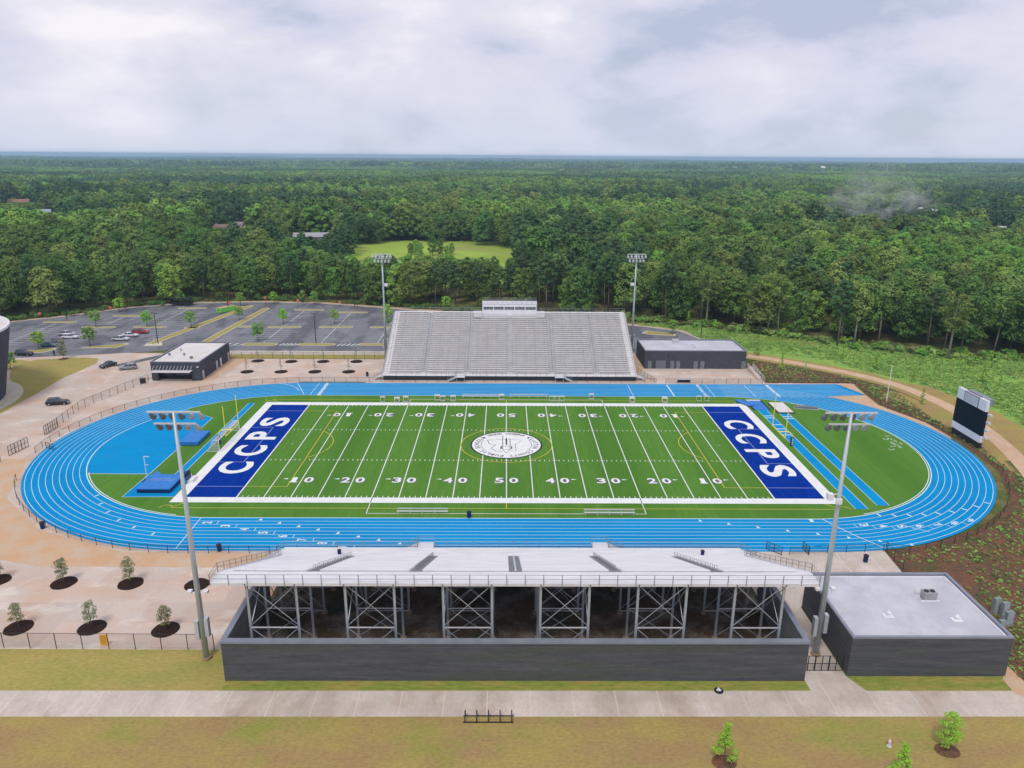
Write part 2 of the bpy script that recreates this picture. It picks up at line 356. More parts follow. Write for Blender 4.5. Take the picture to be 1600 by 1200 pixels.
# ================================================================== GROUND
def build_ground():
    rr = [0, 60, 120, 180, 240, 300, 380, 470, 580, 700, 850, 1050, 1300, 1600, 2000, 2500, 3100, 3900, 4900, 6100, 7600, 9300, 11300, 13600, 16300]
    K = 160; v = [(0, 0, -.06)]; f = []
    for r in rr[1:]:
        for k in range(K):
            a = 2*PI*k/K; x, y = r*math.cos(a), r*math.sin(a); v.append((x, y, float(terr(x, y))-.06))
    for k in range(K): f.append((0, 1+k, 1+(k+1) % K))
    for i in range(len(rr)-2):
        for k in range(K):
            a, b = 1+i*K+k, 1+i*K+(k+1) % K; f.append((a, a+K, b+K, b))
    mb = MB(); mb.v = v; mb.f = f
    o = mb.build('ground', M['ground'], smooth=True); o['kind'] = 'structure'
build_ground()
def sheet(name, pts, z, m): return struct(name, MB().prism(pts, -.03, z, bottom=False), m)
sheet('lawn', [(-150, -79), (150, -79), (150, -130), (-150, -130)], .01, 'lawn_brown')
sheet('lawn_front_strip', [(-150, -75.8), (150, -75.8), (150, -79), (-150, -79)], .013, 'lawn_brown')
sheet('lawn_verge', [(-150, -64.1), (-31, -64.7), (-31, -72), (-150, -72)], .011, 'lawn')
sheet('lawn_verge_green', [(-31, -60), (57.2, -60), (57.2, -72), (-31, -72)], .012, 'lawn_green')
sheet('footpath', [(-150, -71.9), (150, -71.9), (150, -75.8), (-150, -75.8)], .035, 'path')
sheet('gate_path', [(33.2, -71.9), (39.3, -71.9), (38.1, -69.5), (38.1, -40), (33.2, -40)], .03, 'path')
_cpt = [(-150, -64.3), (-33.5, -64.9), (-31.5, -66.6), (-31, -60), (-31, -41), (-52, -40), (-75, -25), (-80, 0), (-75, 30), (-52, 43), (-34, 43), (-34, 65.0), (-92, 65.0), (-92, 70.5), (-110, 71), (-126, 67.2), (-143, 64), (-165, 61), (-165, -64.2)]
sheet('plaza', _cpt, .02, 'concrete')
sheet('plaza_clay_band', [(-34, -43), (-56, -42.5), (-72, -36), (-84, -25), (-91, -8), (-96, -8), (-96, -30), (-82, -42), (-66, -46.5), (-34, -46.8)], .028, 'orange')
sheet('plaza_clay_strip', [(-33.6, -65.2), (-31.2, -66.6), (-31.2, -45), (-33.2, -46)], .032, 'orange')
sheet('stand_apron', [(-52, -40), (56, -40), (56.0, -42), (55.6, -48), (53.5, -52), (38.2, -56), (33.2, -56), (33.2, -44.8), (-31, -44.8), (-31, -44)], .024, 'path')
sheet('lane_drive', [(-108.5, 56.5), (-105.5, 56.5), (-95, 70.2), (-99, 70.2)], .04, 'asphalt')
# oval lawn beside the curved building
sheet('side_lawn', [(-135, 57.5), (-131.5, 63.3), (-120.1, 65.6), (-115.5, 64.7), (-113.4, 60), (-113.8, 52), (-114.5, 45.6), (-113.4, 32.6), (-112.7, 17.8), (-114, 0), (-120, -20), (-160, -20), (-160, 20), (-124, 27), (-121.5, 36), (-130, 48)], .035, 'lawn')
sheet('side_lawn_corner', [(-131.5, 53), (-135, 56), (-131.2, 60.5), (-136, 62.8), (-160, 58), (-160, 46)], .036, 'lawn')
# far plaza
sheet('verge_far', [(-90, 65.2), (-34, 65.2), (-34, 70), (-90, 70)], .03, 'lawn')
sheet('sidewalk_far', [(-92, 70), (-33, 70), (-33, 74), (-92, 74)], .04, 'path')
sheet('far_apron', [(-36, 42), (90, 42), (89, 43.3), (67, 43.3), (67, 57), (38, 57), (38, 71), (33, 71), (-36, 66)], .026, 'concrete')
sheet('far_side_dirt', [(33.6, 46), (38, 57), (38, 74), (33.6, 74)], .038, 'orange')
sheet('concession_dirt', [(-78.4, 42.6), (-75.5, 44), (-73, 65), (-78.4, 65)], .034, 'orange')
sheet('track_corner_apron', [(76, 34), (79.5, 32.4), (88.4, 33.6), (85.5, 42.2), (89.5, 43.0), (88.4, 34), (87.8, 26), (92.5, 14), (93.0, 5), (90, 0), (80, 20)], .03, 'orange')
# parking lot
_lot = [(-165, 61), (-143, 64), (-126, 67.2), (-110, 71), (-97, 75.5), (-92, 74), (-33, 74), (38, 74), (38, 72), (61, 72), (62.5, 90), (58, 103), (45, 110.5), (20, 117), (-41, 137.5), (-58, 143.5), (-73, 148), (-98, 150), (-122, 146.8), (-142, 137.3), (-156.5, 121), (-172, 110), (-200, 98), (-200, 61)]
sheet('parking_lot', _lot, .0, 'asphalt')
_back = _lot[11:]
kerb = MB(); bl = [(62.5, 90), (58, 103), (45, 110.5), (20, 117), (-41, 137.5), (-58, 143.5), (-73, 148), (-98, 150), (-122, 146.8), (-142, 137.3), (-156.5, 121), (-172, 110), (-200, 98)]
kerb.strip(bl, .5, .13)
for a, b in zip(bl, bl[1:]): kerb.bar((a[0], a[1], .05), (b[0], b[1], .05), .5, .14)
struct('kerb', kerb, 'concrete_pale')
cl = MB().strip([(x, y+1.6) for x, y in bl], 2.4, -.01)
struct('clay_verge', cl, 'orange')
# islands
isl = MB(); islg = MB()
def rounded(x0, x1, y0, y1):
    r = (y1-y0)/2
    return arc(x1-r, (y0+y1)/2, r, -PI/2, PI/2, 6)+arc(x0+r, (y0+y1)/2, r, PI/2, 3*PI/2, 6)
def island(x0, x1, y0, y1):
    isl.prism(rounded(x0, x1, y0, y1), -.02, .14, False)
    islg.prism(rounded(x0+.35, x1-.35, y0+.3, y1-.3), 0, .16, False)
ISL = [(-141.5, -130.2, 104.0), (-124.7, -113.6, 104.8), (-107.5, -102.2, 104), (-90.6, -85.8, 106), (-80.4, -68.9, 105.8), (-63.1, -51.6, 106), (-46, -34.5, 106),
       (-158.7, -147.4, 111.5), (-140.5, -129.5, 122.5), (-123.3, -112.5, 136.8), (-79.3, -68, 134.8), (-62, -51, 130.6),
       (-80.6, -69.8, 81.6), (-63.8, -52.2, 81.8), (-45.4, -33, 82.2), (-126.8, -114.5, 79), (-144, -132.6, 72.8), (-104, -100, 140)]
for a, b, y in ISL:
    w = 1.1 if y > 90 else 1.3
    if y in (79, 72.8):
        c = [(a, y-3.2), (b-2, y-2.2), (b, y+2.2), (b-1.5, y+3), ((a+b)/2, y+.6), (a+1, y-1.2)]
        isl.prism(c, -.02, .14, False); cx, cy = (a+b)/2, y; islg.prism([(cx+(p[0]-cx)*.88, cy-.1+(p[1]-cy)*.8) for p in c], 0, .16, False)
    else: island(a, b, y-w, y+w)
def ribbon(a, b, w):
    a = Vector(a); b = Vector(b); d = (b-a).normalized(); n = Vector((-d.y, d.x))
    isl.prism([a-n*w, b-n*w, b+d*w*.8, b+n*w, a+n*w, a-d*w*.8], -.02, .14, False); w2 = w-.35
    islg.prism([a-n*w2, b-n*w2, b+n*w2, a+n*w2], 0, .16, False)
ribbon((-108.5, 81.5), (-98, 141.5), 1.5); ribbon((-93, 80.5), (-90.2, 137), 1.4)
isl.prism([(-109.5, 79), (-104, 79.5), (-106, 84), (-109.6, 83)], -.02, .145, False)
for p in ([(44.6, 99), (47, 97.4), (55, 95.5), (56, 98.5), (47, 102.5)],):
    isl.prism(p, -.02, .14, False); cx = sum(a[0] for a in p)/len(p); cy = sum(a[1] for a in p)/len(p); islg.prism([(cx+(a[0]-cx)*.88, cy+(a[1]-cy)*.8) for a in p], 0, .16, False)
struct('parking_island_kerb', isl, 'concrete_pale'); struct('parking_island_grass', islg, 'lawn')
# stall lines
stl = MB()
def stalls(xc, y0, y1, side=(-1, 1), central=True, skip=()):
    if central: stl.strip([(xc, y0), (xc, y1)], .16, .012)
    y = y0
    while y <= y1:
        if not any(a <= y <= b for a, b in skip):
            for s in side: stl.strip([(xc+s*.1, y), (xc+s*5.4, y)], .12, .012)
        y += 2.75
stalls(-75, 84, 133, skip=[(104, 107.5)]); stalls(-57.2, 84, 129, skip=[(104, 107.5)]); stalls(-39.8, 84, 121, skip=[(104, 107.5)])
stalls(-135.6, 86.5, 120.5, skip=[(102.4, 106)]); stalls(-118.7, 92, 134.5, skip=[(102.8, 106.5)]); stalls(-153, 80, 109.5, skip=[(200, 201)])
stalls(-107.3, 86, 132, side=(-1,), central=False, skip=[(102, 106)]); stalls(-91.2, 86, 131, side=(1,), central=False, skip=[(104, 107.5)])
stalls(-170, 72, 104, side=(1,), central=False)
for x0, x1 in ((-69.2, -64.4), (-51.6, -46), (-90, -81)):
    for k in range(9):
        t = x0+(x1-x0)*k/8
        if k % 2 == 0: stl.strip([(t, 81), (t+1.0, 83.2)], .4, .012)
    stl.strip([(x0, 80.6), (x1, 80.6)], .15, .012)
stl.strip([(-92, 79.9), (-92, 74.5)], .3, .012); stl.strip([(-88, 79.9), (-88, 74.5)], .3, .012)
struct('parking_markings', stl, 'white')
# right side ground
sheet('planting_bed', [(56.2, -41.5), (62, -40.5), (75, -34.5), (86, -25), (92, -12), (93.6, 3), (92, 15), (88.6, 26), (90, 43.6), (67.2, 43.4), (67.2, 62), (72, 66), (80, 61.6), (88, 52), (98, 40), (101.5, 21), (99, 2.7), (94, -15), (150, -60), (150, -95), (57.5, -79), (57.5, -56), (55.7, -48)], .006, 'redsoil')
sheet('dry_bank', [(92.5, 34), (97.5, 38), (101, 21), (98.8, 3), (94.5, -14), (93.8, -9), (95.2, 8), (96, 22)], .02, 'lawn_brown')
_pc = [(62, 76), (71, 71), (80, 64.7), (89.3, 56.8), (96, 49.3), (100.6, 41.5), (103.0, 32), (103.9, 22), (103.1, 11), (100.8, -1), (97.6, -12), (92.5, -26), (86, -44)]
def smooth2(p, k=6):
    q = []
    for i in range(len(p)-1):
        a, b, c, d = p[max(i-1, 0)], p[i], p[i+1], p[min(i+2, len(p)-1)]
        for s in range(k):
            t = s/k; q.append(tuple(.5*((2*b[m])+(-a[m]+c[m])*t+(2*a[m]-5*b[m]+4*c[m]-d[m])*t*t+(-a[m]+3*b[m]-3*c[m]+d[m])*t**3) for m in (0, 1)))
    return q+[p[-1]]
struct('clay_path', MB().strip([p for p in smooth2(_pc) if p[0] > 70 and p[1] > -24]+[(94.2, -22)], 3.5, .03), 'clay'); struct('clay_path_shoulder', MB().strip(smooth2(_pc)[:-14], 7.5, .021), 'lawn_brown')
sheet('brush_slope', [(62, 92), (60, 104), (46, 112), (46, 120), (90, 98), (130, 74), (150, 70), (320, 66), (320, -60), (112, -32), (101.5, -5), (105.8, 22.9), (102, 46), (91, 60), (71.5, 73.5), (63, 74)], .004, 'brush')
sheet('clay_bank', [(104, 44), (106.5, 22.9), (103.5, -6), (110, -20), (116, -14), (111, 6), (113, 20), (108, 40)], .012, 'lawn_brown')
sheet('corner_path', [G(1567, 1062), G(1569, 1036), G(1612, 1076), G(1620, 1100), G(1584, 1082)], .04, 'orange')
_md = [(-110, 185), (-95, 332), (-84, 372), (-75, 384), (-39, 370), (25, 336), (30, 185)]
meadow_mb = MB(); _n = 0
for _a in range(14):
    for _b in range(20):
        _x = [-112+_a*10.2, -112+(_a+1)*10.2]; _y = [185+_b*10, 185+(_b+1)*10]
        meadow_mb.quad(*[(_p, _q, float(terr(_p, _q))+.05) for _p, _q in ((_x[0], _y[0]), (_x[1], _y[0]), (_x[1], _y[1]), (_x[0], _y[1]))])
struct('meadow', meadow_mb, mat('mown_meadow', (.27, .39, .05), (.33, .45, .07), .03, .95, .1, fine=.15, col3=(.30, .33, .09), scale3=.02))

# ================================================================== TRACK + FIELD
RI, RO = 31.75, 42.1
def oval(r, n=48): return arc(XR, 0, r, -PI/2, PI/2, n)+arc(XL, 0, r, PI/2, 3*PI/2, n)
inn, out = oval(RI), oval(RO)
tr = MB(); k = len(inn)
tr.v = [(x, y, .045) for x, y in out]+[(x, y, .045) for x, y in inn]
tr.f = [(i, (i+1) % k, k+(i+1) % k, k+i) for i in range(k)]
struct('running_track', tr, 'track')
struct('sprint_chute', MB().poly([(50.2, 31.7), (74, 31.8), (80.4, 32.6), (88.1, 33.6), (85.0, 42.5), (50.2, 42.08)], .051), 'track')
struct('throwing_apron', MB().poly([(-64.7, -14.9), (-64.7, 15.3), (-72.3, 20.3)]+[p for p in arc(XL, 0, RI-.1, R(139), R(208), 30)], .055), 'track')
tf = MB().poly(inn, .048); struct('infield_turf', tf, 'turf')
lines = MB()
for i in range(1, 9): lines.strip(oval(RI+.1+1.08*i, 40), .082, .06, True)
lines.strip(oval(RI+.1+1.08*9, 40), .09, .06, True); lines.strip(oval(RI+.03, 48), .18, .062, True)
lines.strip(arc(XL, 0, RI-.35, R(208), R(262), 20), .16, .062); lines.strip(arc(XR, 0, RI-.35, R(-75), R(58), 30), .16, .062)
for i in range(10): y = RI+.1+1.08*i; lines.strip([(50, y), (81+i*(-.35)+(6.2 if i > 0 else 0), y)], .10, .064)
for x0, x1, w in ((-47.5, -47.5, .12), (30.9, 30.9, .12), (40.9, 40.9, .3), (50.75, 50.75, .12), (60.7, 60.7, .14)): lines.strip([(x0, RI), (x1, RO-.7)], w, .066)
lines.strip([(XL, -RI), (XL+.1, -RO+.5)], .12, .066)
lines.strip([(50.8, -31.7), (52.2, -34.5), (54, -37.6), (56.3, -40.7)], .16, .066)
lines.strip([(62.5, -33.5), (66, -36.0)], .12, .066)
lines.strip(arc(-60, 32, 9.5, R(20), R(75), 12), .14, .066); lines.strip([(-53, 41.5), (-49.0, 32.2)], .14, .066)
for i in range(8):
    yc = -(RI+.1+1.08*(i+1.5)); x = -47.2+3.27*i
    put_text(lines, str(i+2), x, yc, .066, .66, 1.5, R(90), .03)
    lines.strip([(x+1.7, yc-.5), (x+1.7, yc+.5)], .1, .066)
    yw = -(RI+.1+1.08*(i+.5)); xw = -39.1+3.3*i
    lines.poly([(xw-.35, yw-.3), (xw+.35, yw-.3), (xw+.05, yw+.38)], .066)
for i in range(9):   # staggered marks round the near right bend
    rl = RI+.1+1.08*(i+.5)
    for base, step, tri in ((R(-71), R(3.9), 1), (R(-88), R(4.4), 0)):
        a = base+step*i
        if tri: lines.strip([PT(XR, (rl-.45), a), PT(XR, (rl+.45), a)], .3, .066)
        elif i > 1:
            put_text(lines, str(i+1), *PT(XR, rl, a), .066, .75, 1.5, a, .03)
            lines.strip([PT(XR, (rl-.5), a-.045), PT(XR, (rl+.5), a-.045)], .09, .066)
    a = R(229+6.6*i); lines.strip([PT(XL, (rl-.35), a), PT(XL, (rl+.35), a)], .3, .066) if i < 6 else None
    lines.poly([(31+4.3*i-.3, -rl-.3), (31+4.3*i+.3, -rl-.3), (31+4.3*i-.1, -rl+.4)], .066) if i < 8 else None
    for dx in (0, 1.6): put_text(lines, str(9-i), 50.0-2.6+dx*0+1.6-.3, RI+.1+1.08*(i+.5), .066, .8, .8, R(-90), .04) if dx == 0 else None
    put_text(lines, str(9-i), 66.5+.0*i, RI+.1+1.08*(i+.5), .066, 1.0, .8, R(-90), .05)
    put_text(lines, str(i+1), -45.4, RI+.1+1.08*(i+.5), .066, 1.2, .8, R(90), .05)
put_text(lines, '1', 48.9, -32.3, .066, .9, .6, R(90), .05)
struct('lane_lines', lines, 'lane')
# football field
YD = .9144; GLX = 50*YD; SLY = 24.38; EZ = 8.62
wm = MB(); Z = .07
for s in (1, -1): wm.prism([(-GLX-EZ-1.9, s*SLY), (GLX+EZ+1.9, s*SLY), (GLX+EZ+1.9, s*(SLY+1.95)), (-GLX-EZ-1.9, s*(SLY+1.95))], .05, Z, False)
for s in (1, -1): wm.prism([(s*(GLX+EZ), -SLY), (s*(GLX+EZ+1.9), -SLY), (s*(GLX+EZ+1.9), SLY), (s*(GLX+EZ), SLY)], .05, Z, False)
for i in range(-10, 11): wm.strip([(i*5*YD, -SLY), (i*5*YD, SLY)], .17 if abs(i) < 10 else .24, Z+.002)
for i in range(-49, 50):
    if i % 5: 
        for y in (-SLY+.35, SLY-.35): wm.strip([(i*YD, y-.32), (i*YD, y+.32)], .13, Z)
    for y in (-8.13, 8.13):
        if i % 5: wm.strip([(i*YD, y-.32), (i*YD, y+.32)], .13, Z)
        else: wm.strip([(i*YD-.5, y), (i*YD+.5, y)], .13, Z+.004)
for s in (-1, 1): wm.strip([(s*22.75, s*0+SLY), (s*22.75, 28.9)], .13, Z); wm.strip([(s*22.75, -SLY), (s*22.75, -30.2)], .13, Z); wm.strip([(s*47*YD-.3, 0), (s*47*YD+.3, 0)], .12, Z)
wm.strip([(-22.75, -30.2), (22.75, -30.2)], .13, Z); wm.strip([(-22.75, 28.9), (22.75, 28.9)], .13, Z)
wm2 = MB()
for i in range(1, 10):
    n = 50-abs(50-i*10); x = (i-5)*10*YD; s = str(n)
    for sg in (-1, 1):
        rot = 0 if sg < 0 else PI; yc = -17.25 if sg < 0 else 17.7
        for j, ch in enumerate(s):
            xd = (-1.3 if j == 0 else 1.3)*(1 if sg < 0 else -1)
            put_text(wm2, ch, x+xd+.12, yc-.12, Z-.004, 1.75 if ch != '1' else 1.0, 2.35, rot, .11)
            put_text(wm, ch, x+xd, yc, Z+.002, 1.6 if ch != '1' else .85, 2.2, rot, .02)
            if ch == '1': wm.strip([(x+xd-.7, yc-.93*(-sg)), (x+xd+.7, yc-.93*(-sg))], .34, Z+.004)
        if n < 50:
            d = 1 if x > 0 else -1; xa = x+d*2.55; y = yc+.45*(-sg)
            wm.poly([(xa, y-.24), (xa+d*1.0, y), (xa, y+.24)] if d > 0 else [(xa, y+.24), (xa+d*1.0, y), (xa, y-.24)], Z+.002)
ez = MB()
for s in (1, -1): ez.prism([(s*GLX, -SLY), (s*(GLX+EZ), -SLY), (s*(GLX+EZ), SLY), (s*GLX, SLY)], .05, .064, False)
struct('end_zones', ez, 'royal')
ctr = [-11.9, -3.55, 4.6, 12.9]
for i, ch in enumerate('CCPS'):
    put_text(wm, ch, -50.3, ctr[i], Z+.012, 5.5 if ch != 'P' else 4.6, 6.1, R(90), .03)
    put_text(wm, ch, 50.4, -ctr[i]+.25, Z+.012, 5.5 if ch != 'P' else 4.6, 6.1, R(-90), .03)
struct('number_shadows', wm2, 'greymark'); struct('field_markings', wm, 'white')
ym = MB(); vm = MB()
for s in (-1, 1):
    ym.strip([(-55.2, s*28.35), (55.2, s*28.35)], .13, .068)
    for t in (-1, 1):
        ym.strip([(t*55.2, s*28.35), (t*53.6, s*26.4)], .13, .068); ym.strip([(t*56.0+t*-1.0*(math.cos(a)), s*28.35-s*math.sin(a)) for a in [PI*i/8 for i in range(9)]], .13, .068)
        ym.strip([(t*GLX, s*20.1), (t*38.4, s*20.1)], .13, Z+.006); vm.strip([(t*(GLX+EZ), s*20.1), (t*GLX, s*20.1)], .13, Z+.006)
        vm.strip([(t*(GLX+EZ), s*9.3), (t*49.6, s*9.3)], .12, Z+.006)
for t in (-1, 1):
    ym.strip([(t*38.4, -20.1), (t*38.4, 20.1)], .14, Z+.006); vm.strip([(t*49.6, -9.3), (t*49.6, 9.3)], .12, Z+.006)
    ym.strip([(t*44.1-t*9.15*math.cos(a), 9.15*math.sin(a)) for a in [R(-51+102*i/16) for i in range(17)]], .14, Z+.006)
ym.strip(arc(0, 0, 9.15, 0, 2*PI, 48)[:-1], .15, Z+.006, True); ym.strip([(0, -SLY-1.9), (0, -28.35)], .15, Z); ym.strip([(0, SLY+1.9), (0, 28.35)], .15, Z)
struct('soccer_markings', ym, 'yellow'); struct('faint_markings', vm, 'viol')
# centre emblem
sk = MB().poly(arc(0, 0, 7.25, 0, 2*PI, 64)[:-1], Z+.012); struct('emblem_rim', sk, 'black')
struct('emblem_disc', MB().poly(arc(0, 0, 6.9, 0, 2*PI, 64)[:-1], Z+.018), 'white')
em = MB(); ZE = Z+.026
def arc_text(s, rad, a_mid, span, inward, size):
    n = len(s)
    for i, ch in enumerate(s):
        if ch == ' ': continue
        a = a_mid+span*((i+.5)/n-.5)*(1 if inward else -1)
        put_text(em, ch, rad*math.cos(a), rad*math.sin(a), ZE, size*.72*(0.4 if ch in 'I,' else 1), size if ch != ',' else size*.3, a+(PI/2 if inward else -PI/2), .02)
arc_text('CLAYTON COUNTY PUBLIC SCHOOLS', 5.95, -PI/2, R(262), False, .95)
arc_text('JONESBORO, GEORGIA', 6.05, PI/2, R(78), True, .8)
for a in (R(40), R(140)): em.poly(arc(5.95*math.cos(a), 5.95*math.sin(a), .28, 0, 2*PI, 10)[:-1], ZE)
em.strip(arc(0, 0, 5.1, R(-38), R(28), 16), .09, ZE); em.strip(arc(0, 0, 5.1, R(152), R(218), 16), .09, ZE)
def px2(a, b): return G(730+a/13.333, 670+b/13.333, .09)
for pl, w in (([(425, 232), (770, 225), (1165, 232), (1005, 320), (1020, 462), (885, 465)], .09), ([(740, 470), (600, 465), (495, 405), (600, 330), (460, 310), (425, 232)], .15)):
    em.strip([px2(*p) for p in pl], w, ZE)
em.strip([(-.75, 4.9), (-.75, -.9), (-.75, -2.6), (0, -4.6), (.75, -2.6), (.75, 3.4)], .13, ZE); em.strip([(0, 3.4), (0, -.2)], .3, ZE); em.strip([(-.7, -1.0), (.7, -1.0)], .12, ZE); em.strip([(-.7, -2.6), (.7, -2.6)], .1, ZE)
em.strip([(-1.05, -1.0), (-1.05, -2.4)], .3, ZE); em.strip([(1.05, -1.0), (1.05, -2.4)], .22, ZE)
struct('emblem_lettering', em, 'black')
# handwriting-like white marks painted on the D-shaped turf
hw = MB()
def pz(a, b): return G(1370+a/24, 665+b/24, .05)
for pl in ([(310, 400), (480, 395)], [(225, 480), (300, 520), (400, 520), (450, 505), (400, 470)], [(505, 490), (580, 540)], [(640, 545), (760, 610)], [(540, 615), (640, 610)], [(500, 620), (560, 660), (700, 730), (790, 745), (930, 825), (810, 830)], [(600, 680), (740, 685)], [(850, 630), (960, 710)], [(510, 780), (720, 778)], [(430, 870), (520, 910), (660, 905), (610, 870)]):
    hw.strip([pz(*p) for p in pl], .16, .07)
struct('painted_scribble', hw, 'white')
# jump runways
rw = MB(); rwl = MB()
for x0, x1, y0, y1 in ((57.9, 60.0, -28.2, 21.9), (62.1, 64.2, -26.8, 19.8), (-60.1, -58.7, -15.5, 25.6)):
    rw.prism([(x0, y0), (x1, y0), (x1, y1), (x0, y1)], .045, .062, False)
    rwl.strip([(x0, y0), (x1, y0), (x1, y1), (x0, y1)], .09, .066, True)
for y in (17.9, 16.6, 12.2, 9.6, 6): rwl.strip([(57.9, y), (60, y)], .35, .067)
for y in (17.5, 16.2): rwl.strip([(62.1, y), (64.2, y)], .35, .067)
rw.prism([(-65, -24.4), (-56.4, -24.2), (-56.8, -16.0), (-64.8, -15.2)], .045, .061, False); rwl.strip([(-56.4, -24.3), (-65, -24.4), (-64.8, -15.2)], .1, .066)
rwl.strip([(-64.7, -14.9), (-64.7, 15.3), (-72.3, 20.3)], .1, .066); rwl.strip([(-64.7, -14.9), (-76, -14.9)], .14, .066)
struct('jump_runways', rw, 'track'); struct('runway_edge_lines', rwl, 'lane')

# ================================================================== GRANDSTANDS
def grandstand(name, label, y0, sgn, rows, tread, rise, walk, wide_mid, back_walk, skirt):
    """front edge at y0, rows climb away in direction sgn; centred on x = 0.95"""
    root = thing(name, label, 'grandstand', (.95, y0, 0))
    X0, X1 = .95-33.1, .95+33.1; Zw = 1.25
    Y = lambda d: y0+sgn*d
    SM, DM, TM = (M['bench'], M['deckwarm'], M['alu_dark']) if skirt else (M['seatwhite'], M['alu_dark'], M['tread'])
    def bx(mb, x0, x1, d0, d1, z0, z1):
        a, b = sorted((Y(d0), Y(d1))); mb.box(x0, x1, a, b, z0, z1)
    m = MB()
    bx(m, X0, X1, 0, walk, Zw-.07, Zw)
    m.build('front_walkway', SM, root)
    m = MB(); bx(m, X0+.4, X1-.4, .12, .2, 0.02, Zw-.1)
    m.build('front_skirt', M['charcoal' if skirt else 'alu_dark'], root)
    aisles = [.95-22.6, .95-11.2, .95, .95+11.2, .95+22.6]; aw = .75
    edges = [X0+1.6]+sum([[a-aw, a+aw] for a in aisles], [])+[X1-1.6]
    zt = lambda k: Zw+(k)*rise
    for i in range(0, len(edges), 2):
        m = MB()
        for k in range(rows):
            d = walk+k*tread
            bx(m, edges[i], edges[i+1], d, d+tread-.02, zt(k)+.10, zt(k)+.14)       # foot plank
            bx(m, edges[i], edges[i+1], d+tread-.03, d+tread, zt(k)+.14, zt(k+1)+.10)  # riser
        m.build('foot_deck', DM, root)
        m = MB()
        for k in range(rows):
            d = walk+k*tread+tread*.5
            bx(m, edges[i]+.02, edges[i+1]-.02, d, d+.27, zt(k)+.50, zt(k)+.55)
            x = edges[i]+.6
            while x < edges[i+1]-.3:
                bx(m, x, x+.05, d+.08, d+.2, zt(k)+.14, zt(k)+.5); x += 1.83
        # gaps between bench boards every section width: narrow dark joints
        m.build('bench_rows', SM, root)
    for a in aisles+[X0+.8, X1-.8]:
        m = MB(); w = aw-.03
        if a not in aisles: w = .78
        for k in range(rows):
            d = walk+k*tread
            bx(m, a-w, a+w, d, d+tread, zt(k), zt(k)+.14)
            bx(m, a-w, a+w, d+tread*.5, d+tread, zt(k)+.14, zt(k)+.14+rise/2)
        m.build('stair_aisle', TM if a in aisles else SM, root)
        if a in aisles and a != .95:
            m = MB()
            for k in range(1, rows-1, 2):
                d = walk+(k+.3)*tread; dd = walk+(k+1.5)*tread
                p = Vector((a, Y(d), zt(k)+.14)); q = Vector((a, Y(dd), zt(k)+1.2*rise+.14)); u = Vector((0, 0, .85))
                m.tube([p, p+u, q+u, q], .03, 5); m.tube([p+u*.55, q+u*.55], .022, 5)
            m.build('aisle_rail', M['rail'], root)
        if a == .95 and not skirt:
            m = MB(); m.bar((a, Y(walk), Zw+.25), (a, Y(walk+rows*tread), zt(rows)+.25), .22, .12); m.build('centre_strip', M['alu'], root)
    D = walk+rows*tread; ZT = zt(rows)
    m = MB(); bx(m, X0-.0, X1+.0, D, D+back_walk, ZT, ZT+.08); bx(m, X0, X1, D+back_walk-.1, D+back_walk, ZT-.28, ZT); m.build('back_walkway', SM, root)
    # guard rails
    def rail(pts, nm, posts=2.0, picket=None, h=1.07, pr=.032):
        m = MB()
        P = [Vector(p) for p in pts]
        for a, b in zip(P, P[1:]):
            L_ = (b-a).length; n = max(1, round(L_/posts))
            for t in range(n+1): c = a.lerp(b, t/n); m.tube([c-Vector((0, 0, .25 if pr > .04 else .12)), c+Vector((0, 0, h))], pr, 5)
            for hh in (h, h*.52): m.tube([a+Vector((0, 0, hh)), b+Vector((0, 0, hh))], .028, 5)
            if picket:
                n = round(L_/picket)
                for t in range(n): c = a.lerp(b, (t+.5)/n); m.tube([c, c+Vector((0, 0, h))], .012, 3, False)
        m.build(nm, M['rail'], root)
    rail([(X0, Y(D+back_walk), ZT+.05), (X1, Y(D+back_walk), ZT+.05)], 'back_guard_rail', 1.98, pr=.05 if not skirt else .035)
    for x in (X0, X1):
        rail([(x, Y(walk), Zw+.1), (x, Y(D), ZT+.1), (x, Y(D+back_walk), ZT+.05)], 'side_guard_rail', 1.9, .38)
        m = MB(); m.bar((x, Y(walk-.5), Zw-.1), (x, Y(D), ZT-.1), .1, .45); m.build('side_stringer', M['alu'], root)
    g1, g2 = .95-12.7-1.1, .95-12.7+1.1
    cuts = [X0, .95-13.9, .95-11.5, .95+11.5, .95+13.9, X1]
    for i in (0, 2, 4): rail([(cuts[i], Y(.06), Zw), (cuts[i+1], Y(.06), Zw)], 'front_guard_rail', 1.9)
    # stairs : two on the front, one at each end
    def stair(x, d0, d1, dirx, nm='front_stair'):
        m = MB(); n = 7; run = 2.3
        a, b = sorted((Y(d0), Y(d1)))
        for k in range(n):
            z = Zw-(k+1)*Zw/(n+1); xx = x+dirx*(k*run/n); m.box(min(xx, xx+dirx*run/n), max(xx, xx+dirx*run/n), a, b, z-.04, z)
        m.bar((x, a, Zw-.1), (x+dirx*run, a, .05), .05, .22); m.bar((x, b, Zw-.1), (x+dirx*run, b, .05), .05, .22)
        s = m.build(nm, M['alu'], root)
        m = MB()
        for yy in (a, b):
            for hh in (.95, .5): m.tube([(x, yy, Zw+hh), (x+dirx*run, yy, hh)], .03, 5)
            for t in (0, .5, 1): m.tube([(x+dirx*run*t, yy, Zw*(1-t)), (x+dirx*run*t, yy, Zw*(1-t)+.95)], .03, 5)
            m.build('handrail', M['rail'], s); m = MB()
